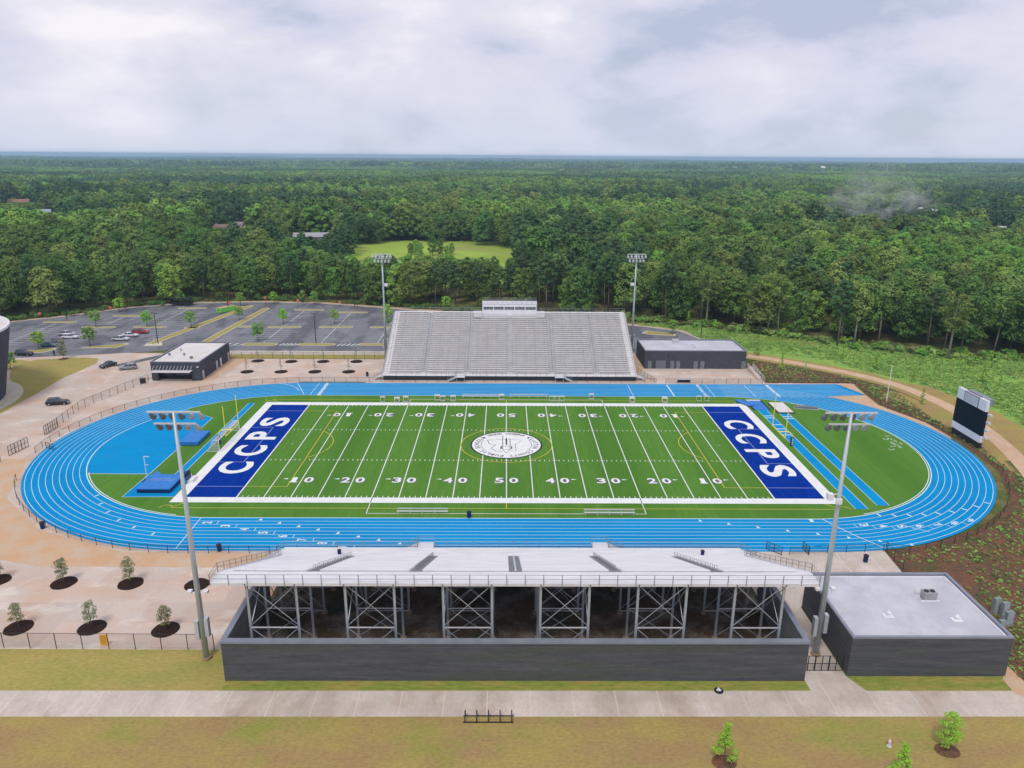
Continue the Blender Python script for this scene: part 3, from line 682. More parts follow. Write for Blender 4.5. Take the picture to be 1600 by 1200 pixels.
    for s in (-1, 1):
        xm = .95+s*12.7
        m = MB(); a, b = sorted((Y(-1.5), Y(0))); m.box(xm-1.15, xm+1.15, a, b, Zw-.08, Zw)
        for cx in (xm-1, xm+1): m.box(cx-.05, cx+.05, Y(-1.4)-.05, Y(-1.4)+.05, 0, Zw-.08)
        ld = m.build('landing', M['alu'], root)
        m = MB(); yy = Y(-1.5)
        for hh in (1.0, .5): m.tube([(xm-1.15*s*-1, Y(0), Zw+hh), (xm-1.15*-s*1, yy, Zw+hh), (xm-1.15*s, yy, Zw+hh)], .03, 5)
        for q in (-1.15, 1.15): m.tube([(xm+q, yy, Zw), (xm+q, yy, Zw+1)], .035, 5)
        m.build('handrail', M['rail'], ld)
        stair(xm+s*(-1.15 if sgn < 0 else -1.15)*(-1 if sgn < 0 else -1)*1, -1.45, -.1, s)
        stair(X0 if s < 0 else X1, .3, 1.9, s, 'end_stair')
    # steel frame
    xs = [1.0+5.35*(k-5.5) for k in range(12)]
    ds = [D+back_walk-.45-5.3*j for j in range(4)]
    zd = lambda d: (ZT-.12 if d > D else Zw+(d-walk)/tread*rise-.12)
    for x in xs:
        m = MB(); m.bar((x, Y(walk), Zw-.28), (x, Y(D), ZT-.28), .12, .3); m.bar((x, Y(.2), Zw-.2), (x, Y(walk), Zw-.2), .12, .22); m.bar((x, Y(D-.2), ZT-.16), (x, Y(D+back_walk), ZT-.16), .12, .25); m.build('raker_beam', M['steel'], root)
    m = MB()
    for k in range(rows//2):
        d = walk+k*2*tread+.4; m.bar((X0, Y(d), zd(d)-.02), (X1, Y(d), zd(d)-.02), .08, .1)
    m.build('deck_joists', M['steel'], root)
    for d in ds:
        for x in xs:
            m = MB(); h = zd(d)-.1; m.box(x-.13, x+.13, Y(d)-.02, Y(d)+.02, .25, h); m.box(x-.13, x-.105, Y(d)-.12, Y(d)+.12, .25, h); m.box(x+.105, x+.13, Y(d)-.12, Y(d)+.12, .25, h)
            c = m.build('column', M['steel'], root)
            m = MB(); m.cyl(x, Y(d), 0, .35, .38, 8); m.build('footing', M['foot'], c)
        for i in range(0, 12, 2):
            m = MB(); a, b = xs[i], xs[i+1]; h = zd(d)-.25; zb = {0: 5.5, 1: 4.4}.get(ds.index(d), .5)
            MB().bar((a+.14, Y(d)-.14, zb), (b-.14, Y(d)-.14, zb), .09, .13).build('cross_beam', M['alu'], root)
            m.bar((a, Y(d), zb+.1), (b, Y(d), h), .055, .055); m.bar((a, Y(d)+.09, h), (b, Y(d)+.09, zb+.1), .055, .055)
            if zb > 1: m.bar((a, Y(d), zb-.1), (b, Y(d), .4), .07, .07); m.bar((a, Y(d)+.09, .4), (b, Y(d)+.09, zb-.1), .07, .07)
            m.build('cross_brace', M['steel'], root)
    for i in (0, 2, 4, 7, 9, 11):
        m = MB(); x = xs[i]; m.bar((x, Y(ds[0]), 5.5), (x, Y(ds[1]), zd(ds[1])-.4), .07); m.bar((x, Y(ds[1]), 4.4), (x, Y(ds[0]), zd(ds[0])-.6), .07); m.bar((x, Y(ds[2]), 1.0), (x, Y(ds[1]), zd(ds[1])-.6), .06); m.build('depth_brace', M['steel'], root)
    return root
grandstand('grandstand', 'nearer white aluminium grandstand seen from behind, on braced steel columns above a charcoal wall', -43.2, -1, 25, .82, .398, 2.6, False, 2.35, False)
grandstand('grandstand', 'farther grey aluminium bleacher stand with white press box on top, facing the camera', 44.6, 1, 30, .81, .372, 2.4, True, 1.4, True)
struct('stand_floor', MB().prism([(-30.7, -70), (32.7, -70), (32.7, -45), (-30.7, -45)], 0, .018, False), 'dirt')

def wall_box(root, x0, x1, y0, y1, h, th, m='brick', cop=.3, cm='coping'):
    for a, b, c, d in ((x0, x1, y0, y0+th), (x0, x1, y1-th, y1), (x0, x0+th, y0+th, y1-th), (x1-th, x1, y0+th, y1-th)):
        MB().box(a, b, c, d, 0, h).build('wall', M[m], root)
    m_ = MB(); o = .04; w = cop
    m_.box(x0-o, x1+o, y0-o, y0-o+w, h, h+.22); m_.box(x0-o, x1+o, y1+o-w, y1+o, h, h+.22); m_.box(x0-o, x0-o+w, y0-o+w, y1+o-w, h, h+.22); m_.box(x1+o-w, x1+o, y0-o+w, y1+o-w, h, h+.22)
    m_.build('coping', M[cm], root)
t = thing('enclosure_wall', 'long charcoal block wall with grey coping under the nearer grandstand', 'wall', (1, -70.3, 0))
for a, b, c, d in ((-31.1, 33.1, -70.3, -69.85), (-31.1, -30.65, -69.85, -55), (32.65, 33.1, -69.85, -55)): MB().box(a, b, c, d, 0, 4.85).build('wall', M['brick'], t)
for a, b in ((-30.65, -30.6), (32.6, 32.65)): MB().box(a, b, -69.8, -55.1, .03, 4.8).build('wall_lining', mat('bare_block', (.22, .225, .24), (.28, .28, .29), .5, stretch=(1, 1, 4)), t)
m = MB(); m.box(-31.2, 33.2, -70.4, -69.75, 4.85, 5.15); m.box(-31.2, -30.55, -69.75, -55, 4.85, 5.15); m.box(32.55, 33.2, -69.75, -55, 4.85, 5.15); m.build('coping', M['coping'], t)
# ---- store building beside the gate
t = thing('service_building', 'charcoal flat-roofed block building right of the nearer grandstand, two small vents on its roof', 'building', (47, -63, 0))
wall_box(t, 38.2, 56.1, -69.5, -56.2, 4.95, .3, cop=.34)
MB().box(38.5, 55.8, -69.2, -56.5, 4.5, 4.68).build('roof', M['roof'], t)
m = MB()
for a, b, c, d in ((38.52, 55.78, -69.19, -69.02), (38.52, 55.78, -56.68, -56.5), (55.55, 55.78, -69.0, -56.7), (38.52, 38.68, -69.0, -56.7)): m.box(a, b, c, d, 4.68, 4.86)
m.build('flashing', M['whitep'], t)
for (a, b) in ((1388, 962), (1495, 968)):
    x, y = G(a, b, 4.7); m = MB(); m.box(x-.55, x+.55, y-.45, y+.45, 4.68, 4.72); m.cyl(x, y, 4.7, 5.1, .16, 10); m.cyl(x, y, 5.1, 5.32, .28, 10, .12); m.build('roof_vent', M['whitep'], t)
x, y = G(1450, 935, 4.75)
u = thing('rooftop_air_conditioner', 'grey rooftop air conditioner with two fans on the roof right of the nearer grandstand', 'air conditioner', (x, y, 4.68))
MB().box(x-.75, x+.75, y-.5, y+.5, 4.82, 5.75).build('casing', mat('unit_grey', (.30, .29, .31), (.36, .35, .36), 2), u)
for k in (-.37, .37):
    m = MB(); m.cyl(x+k, y, 5.75, 5.83, .3, 16); f = m.build('fan_guard', M['blackmetal'], u)
m = MB(); m.box(x-1.1, x+1.1, y-.62, y-.45, 4.68, 4.82); m.box(x-1.1, x+1.1, y+.4, y+.55, 4.68, 4.82); m.build('support_sleeper', M['whitep'], u)
m = MB(); m.tube([(x-.9, y+.9, 4.68), (x-.9, y+.9, 5.2), (x-.9, y+1.1, 5.35)], .16, 8); m.build('gooseneck_duct', M['sand'], u)
for i, (a, b, hh, ww) in enumerate(((1547, 966, 2.3, .9), (1560, 972, 2.2, .9), (1567, 985, 2.0, 1.0), (1556, 992, 1.4, .8))):
    x, y = G(a, b, 0.0); x += 1.2; y += 1
    c = thing('electrical_cabinet', ('tall grey electrical cabinet at the back of the group beside the dark building', 'grey electrical cabinet in the middle of the group beside the dark building', 'broad grey electrical cabinet on the right of the group', 'short grey electrical cabinet in front of the group')[i], 'cabinet', (x, y, 0), R(8))
    MB().box(-ww/2, ww/2, -.25, .25, .15, hh).build('casing', mat('cabinet_grey', (.20, .25, .26), (.25, .29, .30), 2), c, world=False)
    MB().box(-ww/2+.06, ww/2-.06, -.28, -.252, .3, hh-.1).build('door', M['polemat'], c, world=False)
    MB().box(-ww/2-.05, ww/2+.05, -.32, .32, 0, .15).build('plinth', M['foot'], c, world=False)
    MB().box(ww/2-.18, ww/2-.14, -.31, -.282, hh*.5, hh*.6).build('handle', M['blackmetal'], c, world=False)
# ---- concession building
t = thing('concession_building', 'charcoal building with pale roof and louvred awning beside the plaza on the left', 'building', (-84.4, 54, 0))
x0, x1, y0, y1 = -90.6, -78.2, 43.4, 64.6
m = MB()
for a, b, c, d, e, f in ((x0, -88.9, y0, y0+.4, 0, 4.9), (-80.4, x1, y0, y0+.4, 0, 4.9), (-88.9, -80.4, y0, y0+.4, 2.45, 4.9), (x0, x1, y1-.3, y1, 0, 4.9), (x0, x0+.3, y0+.4, y1-.3, 0, 4.9), (x1-.3, x1, y0+.4, y1-.3, 0, 4.9)):
    MB().box(a, b, c, d, e, f).build('wall', M['brick2'], t)
m = MB(); m.box(x0-.05, x1+.05, y0-.05, y0+.2, 4.9, 5.05); m.box(x0-.05, x1+.05, y1-.2, y1+.05, 4.9, 5.05); m.box(x0-.05, x0+.2, y0+.2, y1-.2, 4.9, 5.05); m.box(x1-.2, x1+.05, y0+.2, y1-.2, 4.9, 5.05); m.build('coping', M['coping'], t)
MB().box(x0+.3, x1-.3, y0+.4, y1-.3, 4.6, 4.75).build('roof', M['roof2'], t)
MB().box(-88.9, -80.4, y0+1.6, y0+1.7, 0, 2.45).build('recess_wall', M['charcoal'], t)
for k, xx in enumerate((-87.0, -84.3, -82.3)):
    m = MB(); m.box(xx-.95, xx+.95, y0+1.5, y0+1.58, 1.0, 2.25); w = m.build('serving_window', M['glass'], t)
    m = MB()
    for q in range(5): m.box(xx-.95+q*.46, xx-.9+q*.46, y0+1.46, y0+1.49, 1.0, 2.25)
    for q in (1.0, 1.6, 2.22): m.box(xx-.97, xx+.97, y0+1.43, y0+1.455, q, q+.05)
    m.build('mullion', M['blackmetal'], w)
m = MB()
for q in range(8): m.box(-89.9, -80.0, y0-1.9+q*.23, y0-1.9+q*.23+.13, 2.75, 2.83)
m.box(-89.9, -80.0, y0-1.99, y0-1.93, 2.68, 2.9)
a = m.build('awning', M['whitep'], t)
for q in range(12): x = -89.7+q*.87; MB().bar((x, y0-1.75, 2.86), (x, y0-.02, 3.95), .06, .06).build('hanger_rod', M['whitep'], a)
for yy, zz in ((45.2, 2.3), (54.6, 2.3), (57.5, 2.3), (63.3, 2.3)):
    d_ = MB().box(x1+.002, x1+.07, yy-.5, yy+.5, .02, zz).build('door', M['alu_dark'] if yy != 57.5 else M['alu'], t)
    MB().box(x1+.07, x1+.12, yy+.3, yy+.36, 1.0, 1.15).build('handle', M['blackmetal'], d_)
for yy in (52, 58.8): MB().box(x1, x1+.25, yy, yy+.2, 3.2, 3.4).build('wall_lamp', M['blackmetal'], t)
MB().box(-78.9, -78.4, y0-.22, y0, 3.6, 3.8).build('wall_lamp', M['whitep'], t)
for (a, b, r) in ((265, 555, .35), (288, 555, .3), (299, 560, .45), (283, 548, .2)):
    x, y = G(a, b, 4.75); m = MB(); m.cyl(x, y, 4.75, 5.1, r*.8, 8); m.cyl(x, y, 5.1, 5.3, r, 8); m.build('roof_vent', M['door'], t)
t2 = thing('utility_bin', 'dark storage box with low rail beside the left wall of the concession building', 'bin', (-92, 41.2, 0))
MB().box(-.5, .5, -.5, .5, 0, 1.1).box(-.55, .55, -.55, .55, 1.1, 1.2).build('body', M['blackmetal'], t2, world=False)
m = MB(); m.tube([(.6, .2, 0), (.6, .2, 1), (2.2, 1.8, 1), (2.2, 1.8, 0)], .05, 6); m.build('rail', M['blackmetal'], t2, world=False)
# ---- far right building
t = thing('locker_building', 'low charcoal building with a row of grey doors right of the farther stand', 'building', (52, 63, 0))
x0, x1, y0, y1 = 37.9, 65.7, 56.6, 69.8
wall_box(t, x0, x1, y0, y1, 5.0, .3, 'brick2', .25)
MB().box(x0+.3, x1-.3, y0+.3, y1-.3, 4.75, 4.9).build('roof', M['roof'], t)
for px_, w, hh, nm in ((1014, 1.0, 2.2, 'door'), (1031, 2.7, 2.3, 'roller_door'), (1049, 1.0, 2.2, 'door'), (1058, 1.0, 2.2, 'door'), (1085, 1.1, 2.2, 'door'), (1095.5, 1.1, 2.2, 'door'), (1159, 1.2, 2.2, 'door')):
    x = G(px_, 575)[0]; d_ = MB().box(x-w/2, x+w/2, y0-.07, y0-.002, .02, hh).build(nm, M['door'], t)
    MB().box(x+w/2-.2, x+w/2-.12, y0-.12, y0-.07, 1.0, 1.15).build('handle', M['alu'], d_)
    if w > 2:
        m = MB()
        for q in range(6): m.box(x-w/2+.05, x+w/2-.05, y0-.09, y0-.071, .3+q*.34, .33+q*.34)
        m.build('slat_line', M['charcoal'], d_)
for px_ in (1042, 1096, 1160): x = G(px_, 575)[0]; MB().box(x-.12, x+.12, y0-.2, y0, 3.6, 3.85).build('wall_lamp', M['blackmetal'], t)
for (a, b, r) in ((1055, 535, .9), (1082, 540, .35), (1085, 543, .25), (1150, 540, .3)):
    x, y = G(a, b, 4.95); m = MB(); m.box(x-r, x+r, y-r*.7, y+r*.7, 4.9, 4.9+r*1.1); m.cyl(x-r*.4, y, 4.9+r*1.1, 4.95+r*1.1, r*.3, 8); m.build('roof_unit', M['alu_dark'], t)
# ---- curved building at the left edge
t = thing('curved_building', 'dark grey round-walled building cut off by the left edge, white parapet rim', 'building', (-138, 22.1, 0))
cx, cy, rr = -138.0, 22.1, 20.0; FL = 3.5
m = MB(); a = arc(cx, cy, rr, 0, 2*PI, 72)[:-1]; b = arc(cx, cy, rr-.5, 0, 2*PI, 72)[:-1]; n = 72
a2 = arc(cx, cy, rr+FL, 0, 2*PI, 72)[:-1]; b = arc(cx, cy, rr+FL-.5, 0, 2*PI, 72)[:-1]
m.v = [(x, y, 0) for x, y in a]+[(x, y, 16.6) for x, y in a2]; m.f = [(i, (i+1) % n, n+(i+1) % n, n+i) for i in range(n)]
m.build('wall', M['brick2'], t, smooth=True)
a = a2; m = MB(); m.v = [(x, y, 16.6) for x, y in a]+[(x, y, 17.1) for x, y in a]+[(x, y, 17.1) for x, y in b]+[(x, y, 15.8) for x, y in b]
m.f = [(j*n+i, j*n+(i+1) % n, (j+1)*n+(i+1) % n, (j+1)*n+i) for i in range(n) for j in range(3)]; m.build('parapet', M['whitep'], t)
MB().poly(b, 15.9).build('roof', M['roof2'], t)
sheet('building_apron', arc(cx, cy, rr+3.6, 0, 2*PI, 60)[:-1], .045, 'concrete_pale')
# ---- press box on the farther stand
t = thing('press_box', 'white press box with ribbon windows and roof railing on top of the farther stand', 'press box', (.9, 73.5, 12.4))
x0, x1, y0, y1, z0, z1 = -6.9, 8.7, 70.4, 74.4, 12.5, 15.1
m = MB(); m.box(x0, x1, y0, y1, z0-.6, z0+.95); m.box(x0, x1, y0, y1, z0+1.75, z1); m.box(x0, x1, y0+.35, y1, z0+.95, z0+1.75)
m.build('body', M['whitep'], t)
for k in range(5):
    xa = x0+.35+k*3.03
    for q in range(3):
        w = MB().box(xa+q*.92, xa+q*.92+.84, y0+.1, y0+.16, z0+.97, z0+1.73).build('window', M['glass'], t)
        MB().box(xa+q*.92-.02, xa+q*.92+.86, y0+.05, y0+.098, z0+1.3, z0+1.35).build('window_bar', M['whitep'], w)
    MB().box(xa+2.76, xa+2.98, y0, y0+.34, z0+.95, z0+1.75).build('pier', M['whitep'], t)
MB().box(x0, x0+.3, y0, y0+.34, z0+.95, z0+1.75).box(x1-.3, x1, y0, y0+.34, z0+.95, z0+1.75).build('pier', M['whitep'], t)
m = MB(); m.box(x0-.1, x1+.1, y0-.1, y1+.1, z1, z1+.12); m.build('roof_deck', M['alu'], t)
m = MB()
for yy in (y0, y1):
    for zz in (.5, 1.0): m.tube([(x0, yy, z1+zz), (x1, yy, z1+zz)], .035, 5)
    for k in range(12): x = x0+(x1-x0)*k/11; m.tube([(x, yy, z1+.1), (x, yy, z1+1)], .035, 5)
m.build('roof_rail', M['rail'], t)
m = MB(); m.box(x0-2.4, x0, 68.6, 71.4, 11.6, 12.9); m.box(x1, x1+2.2, 68.6, 71.4, 11.6, 12.9); m.box(x0, x1, 69.4, 70.4, 11.4, 12.1); m.build('platform', M['alu'], t)

# ================================================================== FENCES
def fence(label, pts, h=1.25, sp=3.0, name='chain_link_fence', closed=False, r=.045, group=None, gaps=()):
    P = [Vector(p) for p in pts]; base = P[0]
    t = thing(name, label, 'fence', (base.x, base.y, 0), group=group)
    L_ = sum((b-a).length for a, b in zip(P, P[1:])); n = max(1, round(L_/sp))
    fab = MB(); rl = MB()
    for a, b in zip(P, P[1:]):
        fab.quad((a.x, a.y, .08), (b.x, b.y, .08), (b.x, b.y, h), (a.x, a.y, h)); rl.tube([(a.x, a.y, h), (b.x, b.y, h)], .03, 5)
    pm = MB().tube([(0, 0, 0), (0, 0, h+.05)], r, 6).mesh('post', 'blackmetal')
    acc = 0; k = 0
    for i, (a, b) in enumerate(zip(P, P[1:])):
        l = (b-a).length
        while k*L_/n <= acc+l+1e-6 and k <= n:
            c = a.lerp(b, min(1, max(0, (k*L_/n-acc)/l))); o = bpy.data.objects.new('post', pm); COL.objects.link(o); o.parent = t; o.location = (c.x-base.x, c.y-base.y, 0); k += 1
        acc += l
    fab.build('mesh_fabric', M['fabric'], t); rl.build('top_rail', M['blackmetal'], t)
    return t
RF = 42.9
fence('black chain-link fence along the track between the nearer stand and the left bend', [(-34.5, -RF)]+arc(XL, 0, RF, 3*PI/2, R(205), 26)[0:])
fence('low chain-link fence round the left bend of the track up to the far straight', arc(XL, 0, RF, R(187), PI/2, 30)+[(-38, RF)])
fence('low fence between the far straight of the track and the farther stand', [(-38, RF), (38.5, RF)])
fence('low fence on the far straight in front of the low charcoal building', [(41, RF), (66, RF+.1)])
fence('black fence along the end of the sprint lanes by the planted bed', [(67, 43.6), (89.4, 43.6), (88.7, 34), (88.2, 26)], 1.3)
fence('black fence round the right bend of the track below the scoreboard', arc(XR, 0, RF+1, R(38), R(-78), 34)[2:]+[(56.4, -41.8)], 1.3)
fence('short black fence across the concrete apron near the right gate', [(56.2, -41.8), (55.9, -48), (53.5, -52)], 1.6, 2.6)
fence('black fence along the near straight right of the nearer stand', [(41.5, -RF), (55.8, -41.9)], 1.25)
fence('low track fence directly in front of the nearer stand', [(-33.5, -42.75), (34.2, -42.75)], 1.2)
fence('tall black fence between the left plaza and the dry lawn', [(-96, -64.3), (-34.3, -64.9)], 2.1, 3.1)
fence('tall fence with black posts slanting across the left plaza to the concession building', [(-95.2, 9.5), (-96.6, 21), (-93.2, 35), (-91.0, 42.2)], 2.0, 2.6)
fence('tall fence with black posts on the plaza at the left edge', [(-95, -9.5), (-95.4, -24)], 2.0, 3)
fence('tall black fence between far plaza and parking lot drive', [(-78, 65.1), (-34.5, 65.1)], 2.0, 2.9)
fence('dark handrail fence running down beside the farther stand towards the track', [(33.9, 58.5), (38.2, 43.6)], 1.2, 2)
fence('short fence closing the apron beside the low charcoal building', [(66.6, 56.5), (66.9, 44)], 1.2, 2.5)
def gate(label, p, q, h=2.0, leaves=1):
    p = Vector(p); q = Vector(q); t = thing('gate', label, 'gate', (p.x, p.y, 0))
    for k in range(leaves):
        a = p.lerp(q, k/leaves); b = p.lerp(q, (k+.96)/leaves); m = MB()
        for c in (a, b, a.lerp(b, .5)): m.tube([(c.x, c.y, .05), (c.x, c.y, h)], .05, 6)
        for z in (.1, h*.5, h): m.tube([(a.x, a.y, z), (b.x, b.y, z)], .04, 5)
        f = m.build('gate_leaf', M['blackmetal'], t)
        MB().quad((a.x, a.y, .1), (b.x, b.y, .1), (b.x, b.y, h), (a.x, a.y, h)).build('mesh_fabric', M['fabric'], f)
    return t
gate('open black gate leaf on the left plaza, nearer one of the two', (-95.3, -6.6), (-94.6, -1.6), 2, 3)
gate('open black gate leaf on the left plaza where the slanting fence begins', (-95, 4.4), (-95.1, 9.2), 2, 3)
gate('small gate standing open on the left bend of the track', G(84, 703), G(72, 700), 1.25, 1)
gate('black gate half open on the near straight behind the right light mast', G(1254, 858), G(1264, 868), 1.3, 1)
gate('black gate standing open right of the nearer stand', G(1197, 858), G(1222, 868), 1.3, 1)
gate('pair of black gates closing the path between wall and service building', (33.3, -68.6), (38.1, -68.6), 2.0, 3)

# ================================================================== LIGHT MASTS
def mast(x, y, H, face, label, speaker=None, cam_z=None):
    t = thing('floodlight_mast', label, 'floodlight mast', (x, y, 0), group='floodlight masts round the field')
    MB().tube([(0, 0, 0), (0, 0, H*.5), (0, 0, H)], [.36, .27, .16], 14).build('pole', M['polemat'], t, True, world=False)
    MB().cyl(0, 0, 0, .35, .55, 14).build('base_collar', M['foot'], t, world=False)
    MB().box(-2.75, 2.75, -.08, .08, H-.1, H+.08).build('crossarm', M['alu'], t, world=False)
    MB().box(-2.2, 2.2, -.08, .08, H-1.35, H-1.2).build('crossarm', M['alu'], t, world=False)
    for z, n, w in ((H-.55, 6, 2.5), (H-1.75, 5, 1.95)):
        for k in range(n):
            xx = -w+2*w*k/(n-1); m = MB()
            m.tube([(xx, face*.05, z+.45), (xx, face*.3, z+.2)], .05, 6)
            c = Vector((xx, face*.35, z+.1)); d = Vector((0, face*.75, -.66)).normalized()
            m.tube([c-d*.25, c, c+d*.3, c+d*.62], [.1, .22, .29, .33], 10)
            f = m.build('floodlight', M['polemat'] if (face < 0 or xx > .6) else M['door'], t, True, world=False)
            e = c+d*.63; e2 = c+d*.66; MB().tube([e, e2], .3, 10).build('lens', M['whitep'], f, world=False)
    for z, s in ((4.4, 1), (4.0, -1)):
        MB().box(s*.36 if s > 0 else -.78, .78 if s > 0 else -.36, -.3, .3, z-1.3, z+1.1).build('control_box', M['steel'], t, world=False)
    if cam_z: MB().bar((0, 0, cam_z), (-.9, 0, cam_z), .08).box(-1.3, -.7, -.3, .3, cam_z-.6, cam_z+.1).box(-.5, .1, -.7, -.4, cam_z-.9, cam_z-.3).build('camera_box', M['whitep'], t, world=False)
    if speaker:
        z, s = speaker; m = MB(); m.bar((0, 0, z), (s*.9, 0, z), .08); m.box(min(s*.4, s*1.3), max(s*.4, s*1.3), face*.1-.35, face*.1+.35, z-.5, z+.25); m.build('speaker', M['whitep'], t, world=False)
    else:
        for s in (-1, 1): MB().tube([(0, 0, 8.6), (s*.75, 0, 8.75)], .05, 6).box(min(s*.65, s*1.15), max(s*.65, s*1.15), -.2, .35, 8.65, 8.95).build('path_light', M['whitep'], t, world=False)
    return t
mast(-34.6, -66.5, 30.1, 1, 'tall floodlight mast rising left of the nearer grandstand')
mast(36.2, -65.7, 30.0, 1, 'tall floodlight mast rising right of the nearer grandstand', cam_z=20.6)
mast(-34.6, 68.0, 29.4, -1, 'floodlight mast left of the farther stand', (21.0, 1))
mast(37.2, 74.2, 29.0, -1, 'floodlight mast right of the farther stand', (20.5, -1))
def lamp_post(x, y, label, h=9.5):
    t = thing('parking_lamp', label, 'lamp post', (x, y, 0), group='black lamp posts in the parking lot')
    MB().tube([(0, 0, 0), (0, 0, h)], [.14, .09], 8).build('pole', M['blackmetal'], t, world=False)
    MB().cyl(0, 0, 0, .5, .3, 10).build('base', M['foot'], t, world=False)
    MB().box(-.9, .9, -.06, .06, h, h+.1).box(-1.1, -.4, -.2, .2, h-.05, h+.08).box(.4, 1.1, -.2, .2, h-.05, h+.08).build('lamp_head', M['blackmetal'], t, world=False)
for px_, py_, lb in ((247, 537, 'black lamp post at the tip of the long grass median behind the concession building'), (494, 537, 'black lamp post in the front island before the middle parking rows'), (554, 482, 'black lamp post on the back island nearest the farther stand'),
                     (105, 501, 'black lamp post on the leftmost back island of the lot'), (357, 487, 'black lamp post beside the bright green dumpster'), (1095, 527, 'black lamp post behind the low charcoal building on the right')):
    x, y = G(px_, py_); lamp_post(x, y, lb)
# ================================================================== SCOREBOARD
t = thing('scoreboard', 'tall scoreboard with dark screen and white panels by the right bend', 'scoreboard', (94.6, 3.1, 0), R(-90))
W = 4.8
MB().box(-W, W, 0, .5, -1.5, 1.42).build('base_screen', M['charcoal'], t, world=False)
MB().box(-W, W, -.2, .45, 1.45, 2.88).build('lower_sign_panel', M['whitep'], t, world=False)
MB().box(-W, W, -.2, .45, 2.9, 7.95).build('video_screen', M['screen'], t, world=False)
for a, b in ((-W, -2.4), (2.4, W)): MB().box(a, b, -.2, .45, 7.98, 10.2).build('upper_sign_panel', M['whitep'], t, world=False)
MB().box(-2.3, 2.3, -.24, .45, 7.98, 10.05).build('upper_sign_panel', M['roof'], t, world=False)
MB().box(-2.38, -2.31, -.26, -.2, 7.98, 10.2).box(2.31, 2.38, -.26, -.2, 7.98, 10.2).box(-2.38, 2.38, -.26, -.2, 10.08, 10.16).build('panel_frame', M['charcoal'], t, world=False)
MB().box(-2.6, 4.2, .5, 1.6, 9.0, 10.3).build('rear_cabinet', M['coping'], t, world=False)
for s in (-3, 3): MB().box(s-.15, s+.15, .5, .8, -1, 9.0).build('column', M['steel'], t, world=False)
m = MB()
for z in (2.6, 4.1, 5.7, 7.3): m.box(-W, W+.6, .5, .9, z, z+.2); m.box(W, W+.9, .3, .9, z-.1, z+.3)
m.build('service_catwalk', M['alu'], t, world=False)
x, y = G(1385, 628); t = thing('white_pole', 'plain white pole standing beside the fence at the sprint lanes', 'pole', (x, y, 0))
MB().tube([(0, 0, 0), (0, 0, 8.9)], [.11, .07], 8).build('shaft', M['whitep'], t, world=False); MB().cyl(0, 0, 0, .3, .25, 8).build('base', M['foot'], t, world=False)
# ================================================================== GOALS
def goal(s, label):
    t = thing('football_goal', label, 'goal post', (s*57.6, 0, 0))
    pts = [(s*57.6, 0, .0), (s*57.6, 0, 1.9)]+[(s*(57.6-1.2*(1-math.cos(a)))-0, 0, 1.9+1.15*math.sin(a)) for a in (R(30), R(60), R(90))]+[(s*54.7, 0, 3.05)]
    MB().tube(pts, .11, 8).build('gooseneck', M['postyellow'], t)
    MB().tube([(s*54.7, -3.56, 3.05), (s*54.7, 3.56, 3.05)], .09, 8).build('crossbar', M['postyellow'], t)
    for y in (-3.56, 3.56): MB().tube([(s*54.7, y, 3.05), (s*54.7, y, 9.15)], .085, 8).build('upright', M['postyellow'], t)
    for y in (-3.56, 3.56): MB().tube([(s*54.7, y, 9.1), (s*54.7, y, 9.2)], .065, 8).build('tip', M['whitep'], t)
    MB().cyl(s*57.6, 0, .02, 1.9, .32, 14).build('safety_pad', M['padnavy'], t)
    m = MB()
    for k in range(4): m.box(s*57.6-.14, s*57.6+.14, -.345, -.325, .35+k*.38, .55+k*.38)
    m.build('pad_lettering', M['whitep'], t)
goal(-1, 'yellow goal post at the left end zone, behind the white soccer goal'); goal(1, 'yellow goal post at the right end zone beside the long jump runway')
t = thing('soccer_goal', 'white soccer goal frame with net at the left end zone', 'soccer goal', (-56.4, 0, 0))
Yg = 3.66*1.9
m = MB(); Y1 = -4.2; Y2 = 7.2
m.tube([(-56.0, Y1, .1), (-56.0, Y1, 2.4), (-56.0, Y2, 2.4), (-56.0, Y2, .1)], .07, 8); m.build('goal_frame', M['whitep'], t)
m = MB()
for y in (Y1, Y2): m.tube([(-56.0, y, 2.4), (-57.2, y, 2.4), (-58.4, y, .1), (-56, y, .1)], .045, 6)
m.tube([(-58.4, Y1, .1), (-58.4, Y2, .1)], .045, 6); m.build('back_frame', M['whitep'], t)
nm, N_, L__, B_ = _nt('goal_net'); B_.inputs['Base Color'].default_value = (.7, .7, .7, 1)
tb = N_.new('ShaderNodeBsdfTransparent'); xm_ = N_.new('ShaderNodeMixShader'); xm_.inputs[0].default_value = .3; L__.new(tb.outputs[0], xm_.inputs[1]); L__.new(B_.outputs[0], xm_.inputs[2]); L__.new(xm_.outputs[0], N_['Material Output'].inputs[0])
m = MB(); m.quad((-57.2, Y1, 2.4), (-57.2, Y2, 2.4), (-58.4, Y2, .1), (-58.4, Y1, .1)); m.quad((-56, Y1, 2.38), (-56, Y2, 2.38), (-57.2, Y2, 2.38), (-57.2, Y1, 2.38))
for y in (Y1, Y2): m.quad((-56, y, .1), (-58.4, y, .1), (-57.2, y, 2.4), (-56, y, 2.4))
m.build('net', nm, t)
